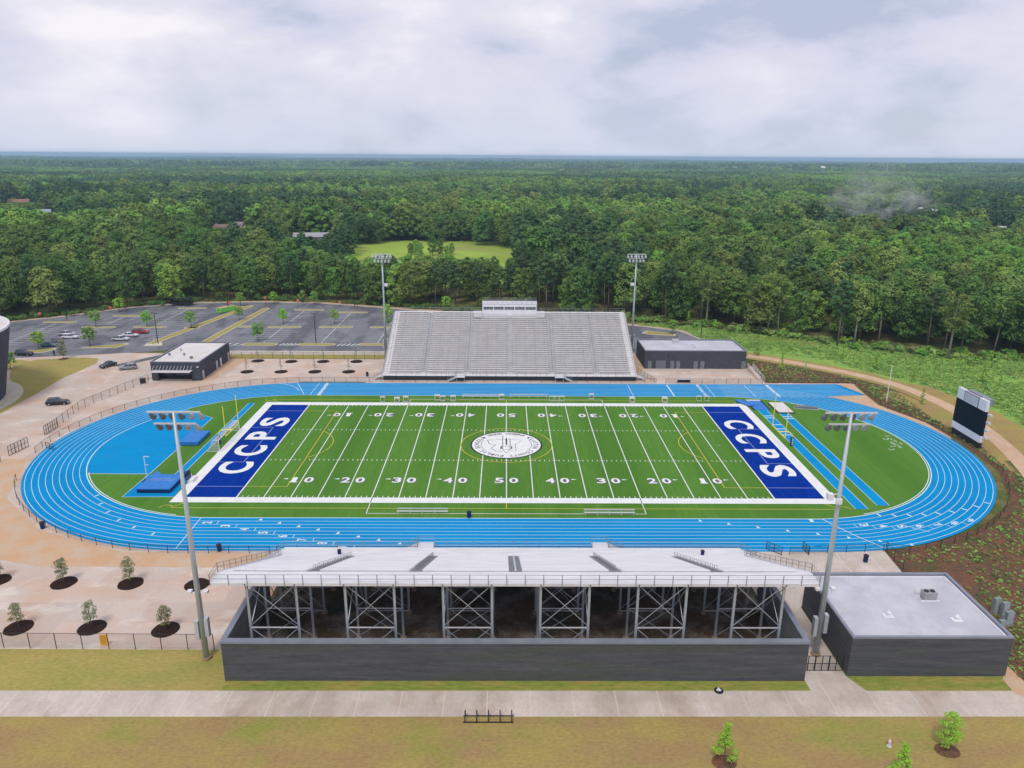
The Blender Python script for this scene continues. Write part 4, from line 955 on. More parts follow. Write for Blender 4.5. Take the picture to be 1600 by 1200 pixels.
# ================================================================== TRACK AND FIELD GEAR
def mat_block(nm, lb, cat, cx, cy, sx, sy, h, rz=0, top='padblue', side='padnavy'):
    t = thing(nm, lb, cat, (cx, cy, .06), rz)
    MB().box(-sx/2, sx/2, -sy/2, sy/2, .12, h*.8).build('foam_block', M[side], t, world=False)
    MB().box(-sx/2-.04, sx/2+.04, -sy/2-.04, sy/2+.04, h*.8, h).build('top_pad', M[top], t, world=False)
    MB().box(-sx/2+.1, sx/2-.1, -sy/2+.1, sy/2-.1, 0, .12).build('pallet', M['blackmetal'], t, world=False)
    return t
mat_block('high_jump_mat', 'blue high jump mat lying on the blue apron beside the runway', 'jump mat', -63.2, 2.0, 3.6, 6.4, .8, side='padblue')
t = mat_block('pole_vault_mat', 'large blue and navy pole vault mat near the left bend', 'jump mat', -60.4, -19.9, 5.6, 6.0, .85)
m = MB(); m.prism([(-2.9, 3.0), (-.9, 3.0), (-2.9, 5.0)], .12, .7); m.build('side_wing', M['padblue'], t, world=False); m = MB(); m.prism([(2.9, 3.0), (1.0, 3.0), (2.9, 5.4)], .12, .7); m.build('side_wing', M['padnavy'], t, world=False)
m = MB(); m.strip([(-2.0, .6), (2.2, .2)], .12, .86); m.strip([(-2.0, 1.2), (2.3, .9)], .12, .86); m.build('crossbar', M['viol'], t, world=False)
for xx, lb in ((-63.9, 'white vaulting upright at the left corner of the pole vault mat'), (-55.9, 'white and navy vaulting upright base at the right of the pole vault mat')):
    u = thing('vault_upright', lb, 'upright', (xx, -17.6, .06))
    hh = 4.6 if xx < -60 else 1.3
    MB().tube([(0, 0, .1), (0, 0, hh)], .06, 6).build('mast', M['whitep'], u, world=False)
    MB().box(-.5, .5, -1.0, 1.0, 0, .12 if xx < -60 else .5).build('base', M['whitep' if xx > -60 else 'padnavy'], u, world=False)
    if xx < -60: MB().box(0, .9, -.04, .04, 4.5, 4.6).box(0, .6, -.04, .04, 2.9, 3.0).build('arm', M['whitep'], u, world=False)
    else: MB().box(-.55, -.3, -1.3, 1.2, .5, .8).build('wing_pad', M['padnavy'], u, world=False)
t = thing('long_jump_pit', 'blue long jump pit with white far edge behind the right end zone', 'jump pit', (58.7, 25, 0)); x0, x1, y0, y1 = 57.2, 60.6, 21.9, 28.3
MB().box(x0, x1, y0, y1, .05, .14).build('pit_cover', M['padblue'], t); MB().box(x0-.25, x0, y0, y1+.2, .05, .28).box(x1, x1+.25, y0, y1+.2, .05, .28).build('kerb_frame', M['blackmetal'], t); MB().box(x0, x1, y1, y1+.5, .05, .3).build('end_board', M['whitep'], t)
t = thing('covered_jump_pit', 'jump pit under a flat off-white cover, right of the blue pit', 'jump pit', (63.7, 23, 0)); x0, x1, y0, y1 = 62.0, 65.4, 19.8, 26.7
MB().box(x0, x1, y0, y1, .05, .35).build('pit_cover', M['sand'], t); MB().box(x0-.2, x0, y0, y1, .05, .25).box(x1, x1+.25, y0-.2, y1, .05, .25).box(x0-.2, x1, y0-.22, y0, .05, .25).build('kerb_frame', M['blackmetal'], t)
x, y = G(1160, 631); mat_block('landing_mat', 'small blue mat lying across the far right corner of the field border', 'mat', x+.5, y, 1.8, 4.6, .3, R(28), side='padblue')
x, y = G(1259, 639); t = thing('rolled_cover', 'long grey rolled cover lying on the turf by the right bend', 'rolled cover', (x, y, .05), R(-10))
MB().tube([(-2.6, 0, .3), (0, 0, .42), (2.6, 0, .3)], [.28, .42, .25], 10).build('roll', M['door'], t, world=False); MB().box(-2.7, 2.7, -.5, .5, 0, .12).build('tray', M['alu_dark'], t, world=False)
def bench(px_, py_, L_, label, g):
    x, y = G(px_, py_); t = thing('team_bench', label, 'bench', (x, y, .06), group=g)
    MB().box(-L_/2, L_/2, -.15, .15, .42, .47).build('seat', M['alu'], t, world=False)
    MB().box(-L_/2, L_/2, .24, .28, .72, .9).build('backrest', M['alu'], t, world=False)
    n = 5
    for k in range(n): x = -L_/2+.3+(L_-.6)*k/(n-1); MB().bar((x, -.25, 0), (x, 0, .42), .06).bar((x, .3, 0), (x, .26, .85), .06).bar((x, -.25, .02), (x, .3, .02), .05).build('leg', M['alu_dark'], t, world=False)
bench(660, 803, 8.3, 'long aluminium bench on the near sideline left of midfield', 'benches on the sidelines'); bench(952, 805, 8.3, 'long aluminium bench on the near sideline right of midfield', 'benches on the sidelines')
bench(752, 622, 9.2, 'long white bench on the far sideline left of midfield', 'benches on the sidelines'); bench(826, 622, 9.2, 'long white bench on the far sideline right of midfield', 'benches on the sidelines')
def bin_(x, y, label, h=1.0, r=.36, m_='padnavy'):
    t = thing('trash_bin', label, 'trash bin', (x, y, .03), group='dark trash bins round the track')
    MB().tube([(0, 0, 0), (0, 0, h)], [r*.85, r], 14).build('body', M[m_], t, world=False); MB().tube([(0, 0, h), (0, 0, h+.08), (0, 0, h+.2)], [r*1.08, r*1.08, r*.5], 14).build('lid', M['blackmetal'], t, world=False)
for (px_, py_, lb) in ((343, 861, 'dark bin at the near fence behind the left light mast'), (733, 809, 'blue bin on the near sideline at midfield'), (67, 826, 'blue bin outside the fence at the left bend'), (1352, 878, 'dark bin on the concrete right of the nearer stand'), (574, 588, 'dark bin on the far plaza by the farther stand')):
    x, y = G(px_, py_); bin_(x, y, lb)
bin_(-23.8, -45.2, 'dark bin on the front walkway left side of the nearer stand', .6, .27); bin_(28.0, -45.2, 'dark bin on the front walkway right side of the nearer stand', .6, .27)
for o in bpy.data.objects:
    if o.name.startswith('trash_bin') and abs(o.location.y+45.2) < .01: o.location.z = 1.27
# hurdle clusters on the far sideline
def hurdles(px_, py_, n, lb):
    x, y = G(px_, py_); t = thing('hurdle_stack', lb, 'hurdles', (x, y, .06), group='white hurdles parked on the far sideline')
    for k in range(n):
        d = k*.28; m = MB(); m.box(-.62, .62, d-.02, d+.02, .92, 1.1); b = m.build('crossboard', M['whitep'], t, world=False)
        m = MB()
        for s in (-.55, .55): m.tube([(s, d, .95), (s, d, .05), (s, d-.65, .05)], .03, 5)
        m.bar((-.55, d-.65, .06), (.55, d-.65, .06), .05); m.build('frame', M['alu'], t, world=False)
for i, (a, b, n, lb) in enumerate(((598, 627, 2, 'white hurdle stack farthest left on the far sideline'), (620, 629, 4, 'tall white and dark hurdle stack near the left 30 yard mark'), (634, 627, 3, 'white hurdle stack right of the tall left one'), (683, 625, 4, 'white hurdle stack left of the other in a pair by the left 40 mark'), (692, 626, 3, 'smaller white hurdle stack, right one of the pair by the left 40 mark'),
    (708, 626, 4, 'white hurdle stack just left of the long white bench'), (784, 624, 4, 'hurdle stack between the two far benches at midfield'), (862, 626, 2, 'hurdle stack right of the far benches'), (870, 626, 2, 'second hurdle stack right of the far benches'), (878, 626, 2, 'third hurdle stack right of the far benches'), (924, 623, 3, 'white hurdle stack near the right 30 yard mark'),
    (988, 629, 5, 'block-like white hurdle stack near the right 20 yard mark'), (1039, 629, 5, 'block-like white hurdle stack near the right 15 yard mark'), (1092, 626, 2, 'low hurdle row near the right corner of the field'), (1104, 626, 2, 'rightmost low hurdle row near the right corner of the field'))):
    hurdles(a, b, n, lb)
t = thing('portable_bleacher', 'low dark bench frame with pale top standing at the far track fence', 'bench', (45.8, 43.7, 0))
MB().box(-1.7, 1.7, -.3, .3, .8, .88).build('top', M['alu'], t, world=False); MB().box(-1.6, 1.6, -.22, .22, .1, .78).build('frame', M['blackmetal'], t, world=False)
t = thing('stair_rail', 'white sloping handrails and steps right of the low charcoal building', 'handrail', (66.5, 50, 0))
m = MB()
for s in (-.7, .7):
    for h in (.95, .5): m.tube([(s, 5, h+1.2), (s, -5, h)], .05, 5)
    for k in range(6): m.tube([(s, 5-2*k, 1.2-.24*k), (s, 5-2*k, 2.15-.24*k)], .045, 5)
m.build('rail', M['whitep'], t, world=False); m = MB()
for k in range(8): m.box(-.7, .7, -5+k*1.25, -5+k*1.25+1.2, 0, .15+k*.15)
m.build('steps', M['concrete'], t, world=False)
# bike rack, hydrant, cover, yellow cone barrel
t = thing('bike_rack', 'black five-bar bike rack on the footpath in front of the long wall', 'bike rack', (-1.9, -76.2, 0))
for k in range(5): x = -2.4+k*1.2; MB().tube([(x, -.45, 0), (x, -.45, .75), (x, -.2, 1.0), (x, .2, 1.0), (x, .45, .75), (x, .45, 0)], .06, 7).build('hoop', M['blackmetal'], t, world=False)
MB().bar((-2.6, -.45, .08), (2.6, -.45, .08), .09).bar((-2.6, .45, .08), (2.6, .45, .08), .09).build('ground_rail', M['blackmetal'], t, world=False)
x, y = G(1389, 1166); t = thing('fire_hydrant', 'small pale fire hydrant on the lawn in front of the service building', 'hydrant', (x, y, 0))
MB().tube([(0, 0, 0), (0, 0, .1), (0, 0, .12), (0, 0, .6), (0, 0, .75), (0, 0, .82)], [.24, .24, .16, .16, .1, .04], 12).build('barrel', M['alu'], t, world=False); MB().tube([(-.28, 0, .45), (.28, 0, .45)], .08, 8).build('nozzle', M['redpaint'], t, world=False)
x, y = G(1123, 1080); t = thing('valve_cover', 'black round valve cover with white centre at the edge of the footpath', 'valve cover', (x, y, .0))
MB().cyl(0, 0, 0, .12, .5, 20).build('ring', M['blackmetal'], t, world=False); MB().box(-.25, .25, -.1, .1, .12, .2).box(-.1, .1, -.25, .25, .2, .28).build('cap', M['whitep'], t, world=False)
t = thing('yellow_sign', 'small yellow board leaning on the tall fence at the left plaza', 'sign', (-47.5, -64.2, 0))
MB().prism([(-.45, 0), (.45, 0), (.45, .06), (-.45, .06)], .1, 1.5).build('board', mat('sign_yellow', (.85, .45, .04)), t, world=False)
m = MB()
for k in range(4): m.box(-.3, .3, -.012, -.002, .4+k*.28, .5+k*.28)
m.build('marking', M['orangep'], t, world=False); MB().bar((0, .06, 1.2), (0, .5, 0), .05).build('leg', M['blackmetal'], t, world=False)
# ================================================================== CARS
glassm = M['glass']
def car(px_, py_, rz, col, body, label, L_=4.7, W_=1.85, H_=1.65):
    x, y = G(px_, py_); t = thing('parked_car', label, 'car' if body != 'pickup' else 'pickup', (x, y, .02), rz, group='cars parked left of the stadium')
    paint = mat('car_paint', col, rough=.3, spec=.6); hl = L_/2; w = W_/2
    def loft(prof, nm, mm):
        # prof: list of (x, half width, z) rings bottom->top as lists of 2D outline points at z
        m = MB(); n = len(prof[0]); 
        for ring in prof: m.v += ring
        for i in range(len(prof)-1):
            for j in range(n): k = (j+1) % n; m.f.append((i*n+j, i*n+k, (i+1)*n+k, (i+1)*n+j))
        m.f.append(tuple(range(n))[::-1]); m.f.append(tuple((len(prof)-1)*n+j for j in range(n)))
        return m.build(nm, mm, t, world=False)
    def ring(x0, x1, hw, z, r=.25): return [(x0+r, -hw, z), (x1-r*1.4, -hw, z), (x1, -hw+r*1.6, z), (x1, hw-r*1.6, z), (x1-r*1.4, hw, z), (x0+r, hw, z), (x0, hw-r, z), (x0, -hw+r, z)]
    bz = .95 if body != 'sedan' else .88
    loft([ring(-hl+.08, hl-.1, w-.06, .3), ring(-hl, hl, w, .5), ring(-hl+.02, hl-.06, w, .78), ring(-hl+.1, hl-.4, w-.07, bz)], 'body', paint)
    cab = {'suv': (-hl+.15, hl-1.35, -hl+.55, hl-2.15), 'sedan': (-hl+.7, hl-1.2, -hl+1.35, hl-2.1), 'pickup': (-.9, hl-1.3, -.6, hl-2.0)}[body]
    loft([ring(cab[0], cab[1], w-.1, bz-.02, .1), ring(cab[2], cab[3], w-.27, H_-.1, .15)], 'glasshouse', glassm)
    loft([ring(cab[2]-.03, cab[3]+.03, w-.24, H_-.11, .15), ring(cab[2]+.08, cab[3]-.1, w-.36, H_, .15)], 'roof', paint)
    m = MB()
    for xx in ([cab[0]+(cab[1]-cab[0])*.42] if body != 'suv' else [cab[0]+.95, cab[0]+1.9]):
        for s in (-1, 1): m.bar((xx, s*(w-.085), bz-.02), (xx-.02, s*(w-.25), H_-.09), .1, .04)
    m.build('pillar', paint, t, world=False)
    if body == 'pickup': MB().box(-hl+.1, -.95, -w+.12, w-.12, bz, bz+.04).build('bed', M['blackmetal'], t, world=False)
    for sx in (-hl+.85, hl-.9):
        for s in (-1, 1):
            wh = MB().tube([(sx, s*(w-.2), .34), (sx, s*(w+.02), .34)], .34, 14).build('wheel', M['rubber'], t, world=False)
            MB().tube([(sx, s*(w+.02), .34), (sx, s*(w+.035), .34)], .2, 10).build('rim', M['chrome'], wh, world=False)
    for s in (-1, 1):
        MB().box(hl-.25, hl-.03, s*(w-.35)-.2, s*(w-.35)+.2, .62, .76).build('headlight', M['whitep'], t, world=False)
        MB().box(-hl-.01, -hl+.12, s*(w-.28)-.15, s*(w-.28)+.15, .62, .85).build('tail_light', M['redpaint'], t, world=False)
    return t
dk = (.012, .013, .016)
car(91, 632, R(13), dk, 'suv', 'black SUV parked alone on the plaza nearest the camera', 4.9)
car(169, 573, R(-112), (.03, .035, .035), 'sedan', 'dark sedan facing the camera beside the oval lawn', 4.8, H_=1.5)
car(200, 577, R(200), (.30, .29, .31), 'suv', 'silver SUV on the plaza beside the dark sedan', 4.6)
car(38, 555, R(-2), dk, 'suv', 'black SUV driving on the road behind the oval lawn', 5.0)
car(77, 541, R(-5), (.10, .18, .23), 'sedan', 'blue-grey sedan parked in front of the leftmost island', 4.9, H_=1.5)
car(86, 535, R(175), (.20, .18, .17), 'sedan', 'grey sedan half hidden behind the blue-grey one', 4.6, H_=1.5)
car(110, 529, R(0), (.70, .70, .72), 'suv', 'white SUV in the left parking rows', 4.9)
car(105, 524, R(0), (.42, .43, .45), 'pickup', 'pale grey pickup directly behind the white SUV', 5.4)
car(189, 532, R(0), (.60, .60, .62), 'pickup', 'white pickup beside the front island with crosswalk', 5.2)
car(204, 526, R(0), (.68, .68, .70), 'sedan', 'white sedan between the white pickup and the red one', 4.8, H_=1.5)
car(219, 521, R(0), (.36, .015, .03), 'pickup', 'red pickup at the head of the row of three', 5.5)
t = thing('parking_shelter', 'dark flat-topped trailer parked at the back kerb of the lot', 'trailer', (*G(284, 477), 0), R(4))
MB().box(-4.2, 4.2, -1.3, 1.3, .7, 1.3).build('deck', M['blackmetal'], t, world=False); MB().box(-4.0, 4.0, -1.2, 1.2, 2.5, 2.7).build('canopy', M['charcoal'], t, world=False)
for sx in (-3.8, 3.8):
    for sy in (-1.1, 1.1): MB().box(sx-.08, sx+.08, sy-.08, sy+.08, 1.3, 2.5).build('post', M['blackmetal'], t, world=False)
for sx in (-1, 0): MB().tube([(sx, -1.35, .4), (sx, 1.35, .4)], .4, 12).build('wheel', M['rubber'], t, world=False)
t = thing('dumpster', 'bright green roll-off dumpster at the back of the parking lot', 'dumpster', (*G(354, 487), 0), R(58))
m = MB(); m.prism([(-3.4, -1.2), (3.4, -1.2), (3.4, 1.2), (-3.4, 1.2)], .25, 1.9); m.build('body', M['green_bin'], t, world=False)
MB().box(-3.3, 3.3, -1.1, 1.1, 1.88, 1.92).build('load', M['orange'], t, world=False)
for k in range(8): MB().box(-3.2+k*.9, -3.08+k*.9, -1.27, -1.2, .25, 1.9).build('rib', M['green_bin'], t, world=False)
MB().box(-3.5, -3.4, -.3, .3, 1.0, 1.4).build('hook', M['blackmetal'], t, world=False)
for i, (a, b, h, lb) in enumerate(((359, 486, 2.6, 'pink-red flag sign on a black post above the green dumpster'), (63, 498, 1.2, 'small red sign at the back kerb, far left of the lot'), (173, 488, 1.2, 'small red sign at the back kerb, left of the trailer'), (415, 476, 2.0, 'red sign on a post at the back of the central drive'), (466, 480, 2.0, 'red sign on the first back island right of the central drive'), (531, 479, 1.2, 'orange-red low sign at the back kerb near the farther stand'))):
    x, y = G(a, b); t = thing('road_sign', lb, 'sign', (x, y, 0), group='red signs in the parking lot'); MB().tube([(0, 0, 0), (0, 0, h+.6)], .06, 6).build('post', M['blackmetal'], t, world=False)
    MB().tube([(0, -.04, h+.6), (0, .04, h+.6)], .55, 8).build('sign_plate', mat('sign_red', (.75, .16, .12)), t, world=False)
x, y = G(241, 535); t = thing('white_marker', 'small white marker post beside the lamp post on the grass median', 'marker', (x, y, 0)); MB().cyl(0, 0, 0, 1.2, .12, 8).build('post', M['whitep'], t, world=False); MB().cyl(0, 0, 1.2, 1.35, .2, 8).build('cap', M['whitep'], t, world=False)
x, y = G(85, 556); t = thing('person', 'person in dark clothes walking on the road behind the oval lawn', 'person', (x, y, .0))
m = MB()
m.tube([(-.1, -.12, .06), (-.1, 0, .45), (-.09, .02, .85), (-.03, 0, 1.0)], [.07, .08, .11, .14], 8); m.tube([(.12, .16, .06), (.11, .1, .45), (.09, .02, .85), (.03, 0, 1.0)], [.07, .08, .11, .14], 8)
m.tube([(0, 0, .92), (0, 0, 1.15), (0, .01, 1.38), (0, .01, 1.48), (0, .01, 1.55)], [.17, .15, .2, .1, .06], 10); m.tube([(-.2, 0, 1.4), (-.27, .03, 1.1), (-.25, -.12, .85)], [.07, .055, .04], 6); m.tube([(.2, 0, 1.4), (.27, 0, 1.1), (.26, .14, .87)], [.07, .055, .04], 6)
m.tube([(0, .01, 1.5), (0, .01, 1.58), (0, .01, 1.68), (0, .01, 1.78)], [.06, .1, .11, .05], 10)
m.build('body', M['padnavy'], t, True, world=False)
# signs of far plaza: small white tripod
x, y = G(344, 586); t = thing('white_marker', 'small white cone on the plaza beside the concession building', 'cone', (x, y, 0)); MB().tube([(0, 0, 0), (0, 0, .8)], [.22, .05], 10).build('body', M['whitep'], t, world=False); MB().box(-.25, .25, -.25, .25, 0, .04).build('base', M['whitep'], t, world=False)

# ================================================================== VEGETATION
nr = np.random.default_rng(11)
def np_mesh(name, V, F, m, smooth=False):
    me = bpy.data.meshes.new(name); n = len(V); k = F.shape[1]
    me.vertices.add(n); me.vertices.foreach_set('co', V.astype(np.float32).ravel())
    me.loops.add(F.size); me.loops.foreach_set('vertex_index', F.astype(np.int32).ravel())
    me.polygons.add(len(F)); me.polygons.foreach_set('loop_start', np.arange(0, F.size, k, dtype=np.int32))
    me.materials.append(M[m] if isinstance(m, str) else m); me.update(); me.validate(); return me
def leaves(g, centers, radii, n_per, size, flat=.75, up=.5):
    P = []
    for c, r in zip(centers, radii):
        d = g.normal(size=(n_per, 3)); d /= np.linalg.norm(d, axis=1)[:, None]; d[:, 2] = np.where(d[:, 2] < -.35, -d[:, 2], d[:, 2])
        rad = r*(.72+.4*g.random(n_per))[:, None]; p = np.array(c)+d*rad*np.array([1, 1, flat])
        nn = d+g.normal(size=(n_per, 3))*.24+np.array([0, 0, up]); P.append((p, nn))
    p = np.concatenate([a for a, _ in P]); nn = np.concatenate([b for _, b in P]); nn /= np.linalg.norm(nn, axis=1)[:, None]
    t = np.cross(nn, g.normal(size=nn.shape)); t /= np.linalg.norm(t, axis=1)[:, None]; b = np.cross(nn, t)
    s = size*(.55+.8*g.random(len(p)))[:, None]; a = .62
    V = np.stack([p-t*s, p-b*s*a, p+t*s, p+b*s*a], 1).reshape(-1, 3)
    return V, np.arange(len(V)).reshape(-1, 4)
def tree_proto(kind, seed, nclump, nper, lsize, H, Rr, base, leaf, bark='bark', trunk=True, rt=.28):
    """crown from height base*H to H with radius Rr; returns (crown mesh, trunk mesh, H)"""
    g = np.random.default_rng(seed); cs = []; rs = []
    for i in range(nclump):
        u = (i+.5)/nclump; z = base+(1-base)*u
        if kind == 'round': prof = math.sqrt(max(0, 1-((u-.42)/.60)**2))
        elif kind == 'pine': prof = (1-.75*max(0, u-.55)/.45)*(.45+.55*min(1, u/.35))
        elif kind == 'cone': prof = max(.12, 1.0-u)*1.05
        elif kind == 'wall': prof = .9*math.sqrt(max(0.05, 1-(max(0, u-.55)/.47)**2))
        else: prof = math.sqrt(max(0, 1-((u-.5)/.55)**2))*(.6+.4*u)
        a = i*2.39996+g.normal()*.35; q = math.sqrt(g.uniform(.15, 1.0))
        cs.append((Rr*prof*q*math.cos(a)*.85, Rr*prof*q*math.sin(a)*.85, H*z*.96)); rs.append(Rr*g.uniform(.24, .42)*(1.15 if kind in ('round', 'wall') else .9)*(.55+.45*prof))
    V, F = leaves(g, cs, rs, nper, lsize, .7 if kind != 'pine' else .5)
    cm = np_mesh('crown', V, F, leaf)
    tm = None
    if trunk:
        mb = MB(); l1, l2 = g.normal(size=2)*H*.012
        mb.tube([(0, 0, -.4), (l1, l2, H*.35), (l1*2, l2*1.5, H*.66), (l1*2.5, l2*2, H*.9)], [rt, rt*.8, rt*.5, rt*.15], 6)
        for i in g.choice(nclump, size=min(nclump, 9), replace=False):
            c = cs[i]; z0 = max(H*base*.8, c[2]*.72); s_ = z0/H; mb.tube([(l1*2*s_, l2*2*s_, z0), (c[0]*.55, c[1]*.55, (z0+c[2])/2+.2), (c[0]*.95, c[1]*.95, c[2])], [rt*.35, rt*.22, rt*.08], 4, False)
        tm = mb.mesh('trunk', bark, True)
    return cm, tm, H
BIG = {
 'broad': [tree_proto('wall', 1, 34, 87, .41, 17, 5.2, .12, 'leafA'), tree_proto('round', 2, 36, 87, .41, 19, 6.2, .22, 'leafA'), tree_proto('wall', 3, 32, 84, .40, 15.5, 4.6, .10, 'leafB'), tree_proto('round', 4, 38, 84, .41, 18, 6.4, .25, 'leafO'), tree_proto('wall', 5, 34, 84, .40, 18, 5.0, .14, 'leafA')],
 'pine': [tree_proto('pine', 11, 30, 87, .35, 21, 4.3, .52, 'leafP'), tree_proto('pine', 12, 28, 87, .35, 22.5, 4.0, .56, 'leafP'), tree_proto('pine', 13, 34, 81, .35, 19, 4.0, .42, 'leafP')],
 'open': [tree_proto('open', 21, 26, 72, .35, 20, 6.0, .45, 'leafO', 'palebark', rt=.34), tree_proto('open', 22, 24, 66, .35, 19, 5.5, .50, 'leafO', 'palebark', rt=.3)],
}
MID = [tree_proto('round', 31, 16, 60, .75, 17, 7.0, .2, 'leafA', trunk=False), tree_proto('round', 32, 15, 60, .75, 19, 7.8, .25, 'leafA', trunk=False), tree_proto('wall', 33, 15, 56, .75, 18, 6.6, .2, 'leafB', trunk=False),
       tree_proto('round', 34, 18, 54, .75, 20, 8.0, .25, 'leafO', trunk=False), tree_proto('pine', 35, 16, 50, .65, 22, 5.6, .5, 'leafP', trunk=False), tree_proto('round', 36, 16, 54, .75, 16, 7.0, .2, 'leafP', trunk=False)]
def patch(seed, leafm, w=44, n=22, nper=60, ls=1.5):
    g = np.random.default_rng(seed); cs = []; rs = []
    for i in range(n): cs.append((g.uniform(-w/2, w/2), g.uniform(-w/2, w/2), g.uniform(10.5, 16.5))); rs.append(g.uniform(4.6, 7.6))
    V, F = leaves(g, cs, rs, nper, ls, .75, .5); return np_mesh('canopy', V, F, leafm)
FAR = [patch(41, 'leafA'), patch(42, 'leafA'), patch(43, 'leafB'), patch(44, 'leafP'), patch(45, 'leafO')]
def scatter(name, meshes, P, S, RZ, K, tilt=None):
    """one object that scatters copies of the meshes over points with geometry nodes"""
    col = bpy.data.collections.new(name+'_kinds')
    for i, me in enumerate(meshes):
        o = bpy.data.objects.new('%s_kind_%02d' % (name, i), me); col.objects.link(o)
    me = bpy.data.meshes.new(name); me.vertices.add(len(P)); me.vertices.foreach_set('co', np.asarray(P, np.float32).ravel())
    for an, ty, dat in (('sc', 'FLOAT', S), ('rz', 'FLOAT', RZ), ('kd', 'INT', K)):
        a = me.attributes.new(an, ty, 'POINT'); a.data.foreach_set('value', np.asarray(dat, np.float32 if ty == 'FLOAT' else np.int32))
    me.update(); o = bpy.data.objects.new(name, me); COL.objects.link(o); o['kind'] = 'stuff'
    ng = bpy.data.node_groups.new(name, 'GeometryNodeTree'); ng.interface.new_socket('Geometry', in_out='INPUT', socket_type='NodeSocketGeometry'); ng.interface.new_socket('Geometry', in_out='OUTPUT', socket_type='NodeSocketGeometry')
    N = ng.nodes; L = ng.links; gi = N.new('NodeGroupInput'); go = N.new('NodeGroupOutput'); ip = N.new('GeometryNodeInstanceOnPoints'); ci = N.new('GeometryNodeCollectionInfo')
    ci.inputs['Collection'].default_value = col; ci.inputs['Separate Children'].default_value = True; ci.inputs['Reset Children'].default_value = True
    def attr(n, ty): x = N.new('GeometryNodeInputNamedAttribute'); x.data_type = ty; x.inputs['Name'].default_value = n; return x.outputs['Attribute']
    cb = N.new('ShaderNodeCombineXYZ'); L.new(attr('rz', 'FLOAT'), cb.inputs[2])
    L.new(gi.outputs[0], ip.inputs['Points']); L.new(ci.outputs[0], ip.inputs['Instance']); ip.inputs['Pick Instance'].default_value = True
    L.new(attr('kd', 'INT'), ip.inputs['Instance Index']); L.new(cb.outputs[0], ip.inputs['Rotation']); L.new(attr('sc', 'FLOAT'), ip.inputs['Scale']); L.new(ip.outputs[0], go.inputs[0])
    md = o.modifiers.new('scatter', 'NODES'); md.node_group = ng
    return o
def inside(poly, x, y):
    c = np.zeros(np.shape(x), bool); n = len(poly)
    for i in range(n):
        (x1, y1), (x2, y2) = poly[i], poly[(i+1) % n]
        if y1 == y2: continue
        t = ((y1 > y) != (y2 > y)) & (x < (x2-x1)*(y-y1)/(y2-y1)+x1); c ^= t
    return c
CLEAR = [(-700, -500), (-700, 60), (-330, 80), (-200, 101), (-172, 113.5), (-157, 124.5), (-142, 141), (-122, 151), (-98, 154.5), (-72, 152.5), (-45, 144), (20, 124), (44, 120), (62, 112), (78, 103), (88, 97), (105, 84), (128, 71), (150, 67), (190, 65), (400, 50), (700, 30), (700, -500)]
MEADOW = [(-70, 188), (-94, 330), (-84, 372), (-75, 381), (-39, 367), (7, 338), (2, 188)]
HOUSES = []   # filled below: (x, y, clear radius, clear depth towards the camera)
def house(px_, py_, w, d, h, wall, roof, label, rz=0, clear=16, depth=60, gable=True, cat='house'):
    x, y, z = GT(px_, py_, h*.5); HOUSES.append((x, y, clear, depth))
    t = thing('house', label, cat, (x, y, z-.3), rz); mw = mat('house_wall', wall); mr = mat('house_roof', roof, tuple(c*.85 for c in roof), .5)
    b = MB().box(-w/2, w/2, -d/2, d/2, 0, h).build('wall', mw, t, world=False)
    m = MB(); o = .5
    if gable:
        rh = d*.28; m.quad((-w/2-o, -d/2-o, h-.1), (w/2+o, -d/2-o, h-.1), (w/2+o, 0, h+rh), (-w/2-o, 0, h+rh)); m.quad((w/2+o, d/2+o, h-.1), (-w/2-o, d/2+o, h-.1), (-w/2-o, 0, h+rh), (w/2+o, 0, h+rh))
        g_ = MB()
        for s in (-1, 1): n = len(g_.v); g_.v += [(s*w/2, -d/2, h), (s*w/2, d/2, h), (s*w/2, 0, h+rh*.93)]; g_.f.append((n, n+1, n+2) if s > 0 else (n+2, n+1, n))
        g_.build('gable', mw, t, world=False)
    else: m.box(-w/2-.2, w/2+.2, -d/2-.2, d/2+.2, h, h+.4)
    m.build('roof', mr, t, world=False)
    for k in range(max(2, int(w/4))): xx = -w/2+w*(k+.5)/max(2, int(w/4)); MB().box(xx-.6, xx+.6, -d/2-.06, -d/2-.005, h*.4, h*.75).build('window', M['glass'], t, world=False)
house(71, 334, 9, 9, 4, (.30, .36, .46), (.36, .42, .52), 'small house with blue-grey gabled roof among the trees at the far left', R(30), 10, 40)
house(490, 372, 26, 9, 3.2, (.30, .26, .24), (.42, .42, .46), 'long low house with grey roof left of the bright meadow', R(8), 15, 60)
house(352, 358, 16, 8, 3.4, (.55, .50, .44), (.24, .16, .14), 'brown-roofed house behind trees above the green dumpster', R(-10), 14, 50)
house(372, 353, 12, 7, 3.2, (.62, .58, .54), (.28, .24, .24), 'pale-walled house right of the brown-roofed one', R(15), 10, 45)
house(30, 318, 22, 12, 4, (.42, .26, .18), (.34, .18, .12), 'red-brown roofed house showing at the far left edge', R(20), 18, 60)
house(1312, 333, 22, 9, 4, (.45, .42, .40), (.23, .20, .24), 'dark-roofed house beside the green field left of the smoke', R(-4), 16, 70)
house(1487, 291, 34, 16, 12, (.58, .46, .34), (.45, .34, .28), 'tall tan apartment block in the trees at the far right', R(10), 26, 160, False, 'building')
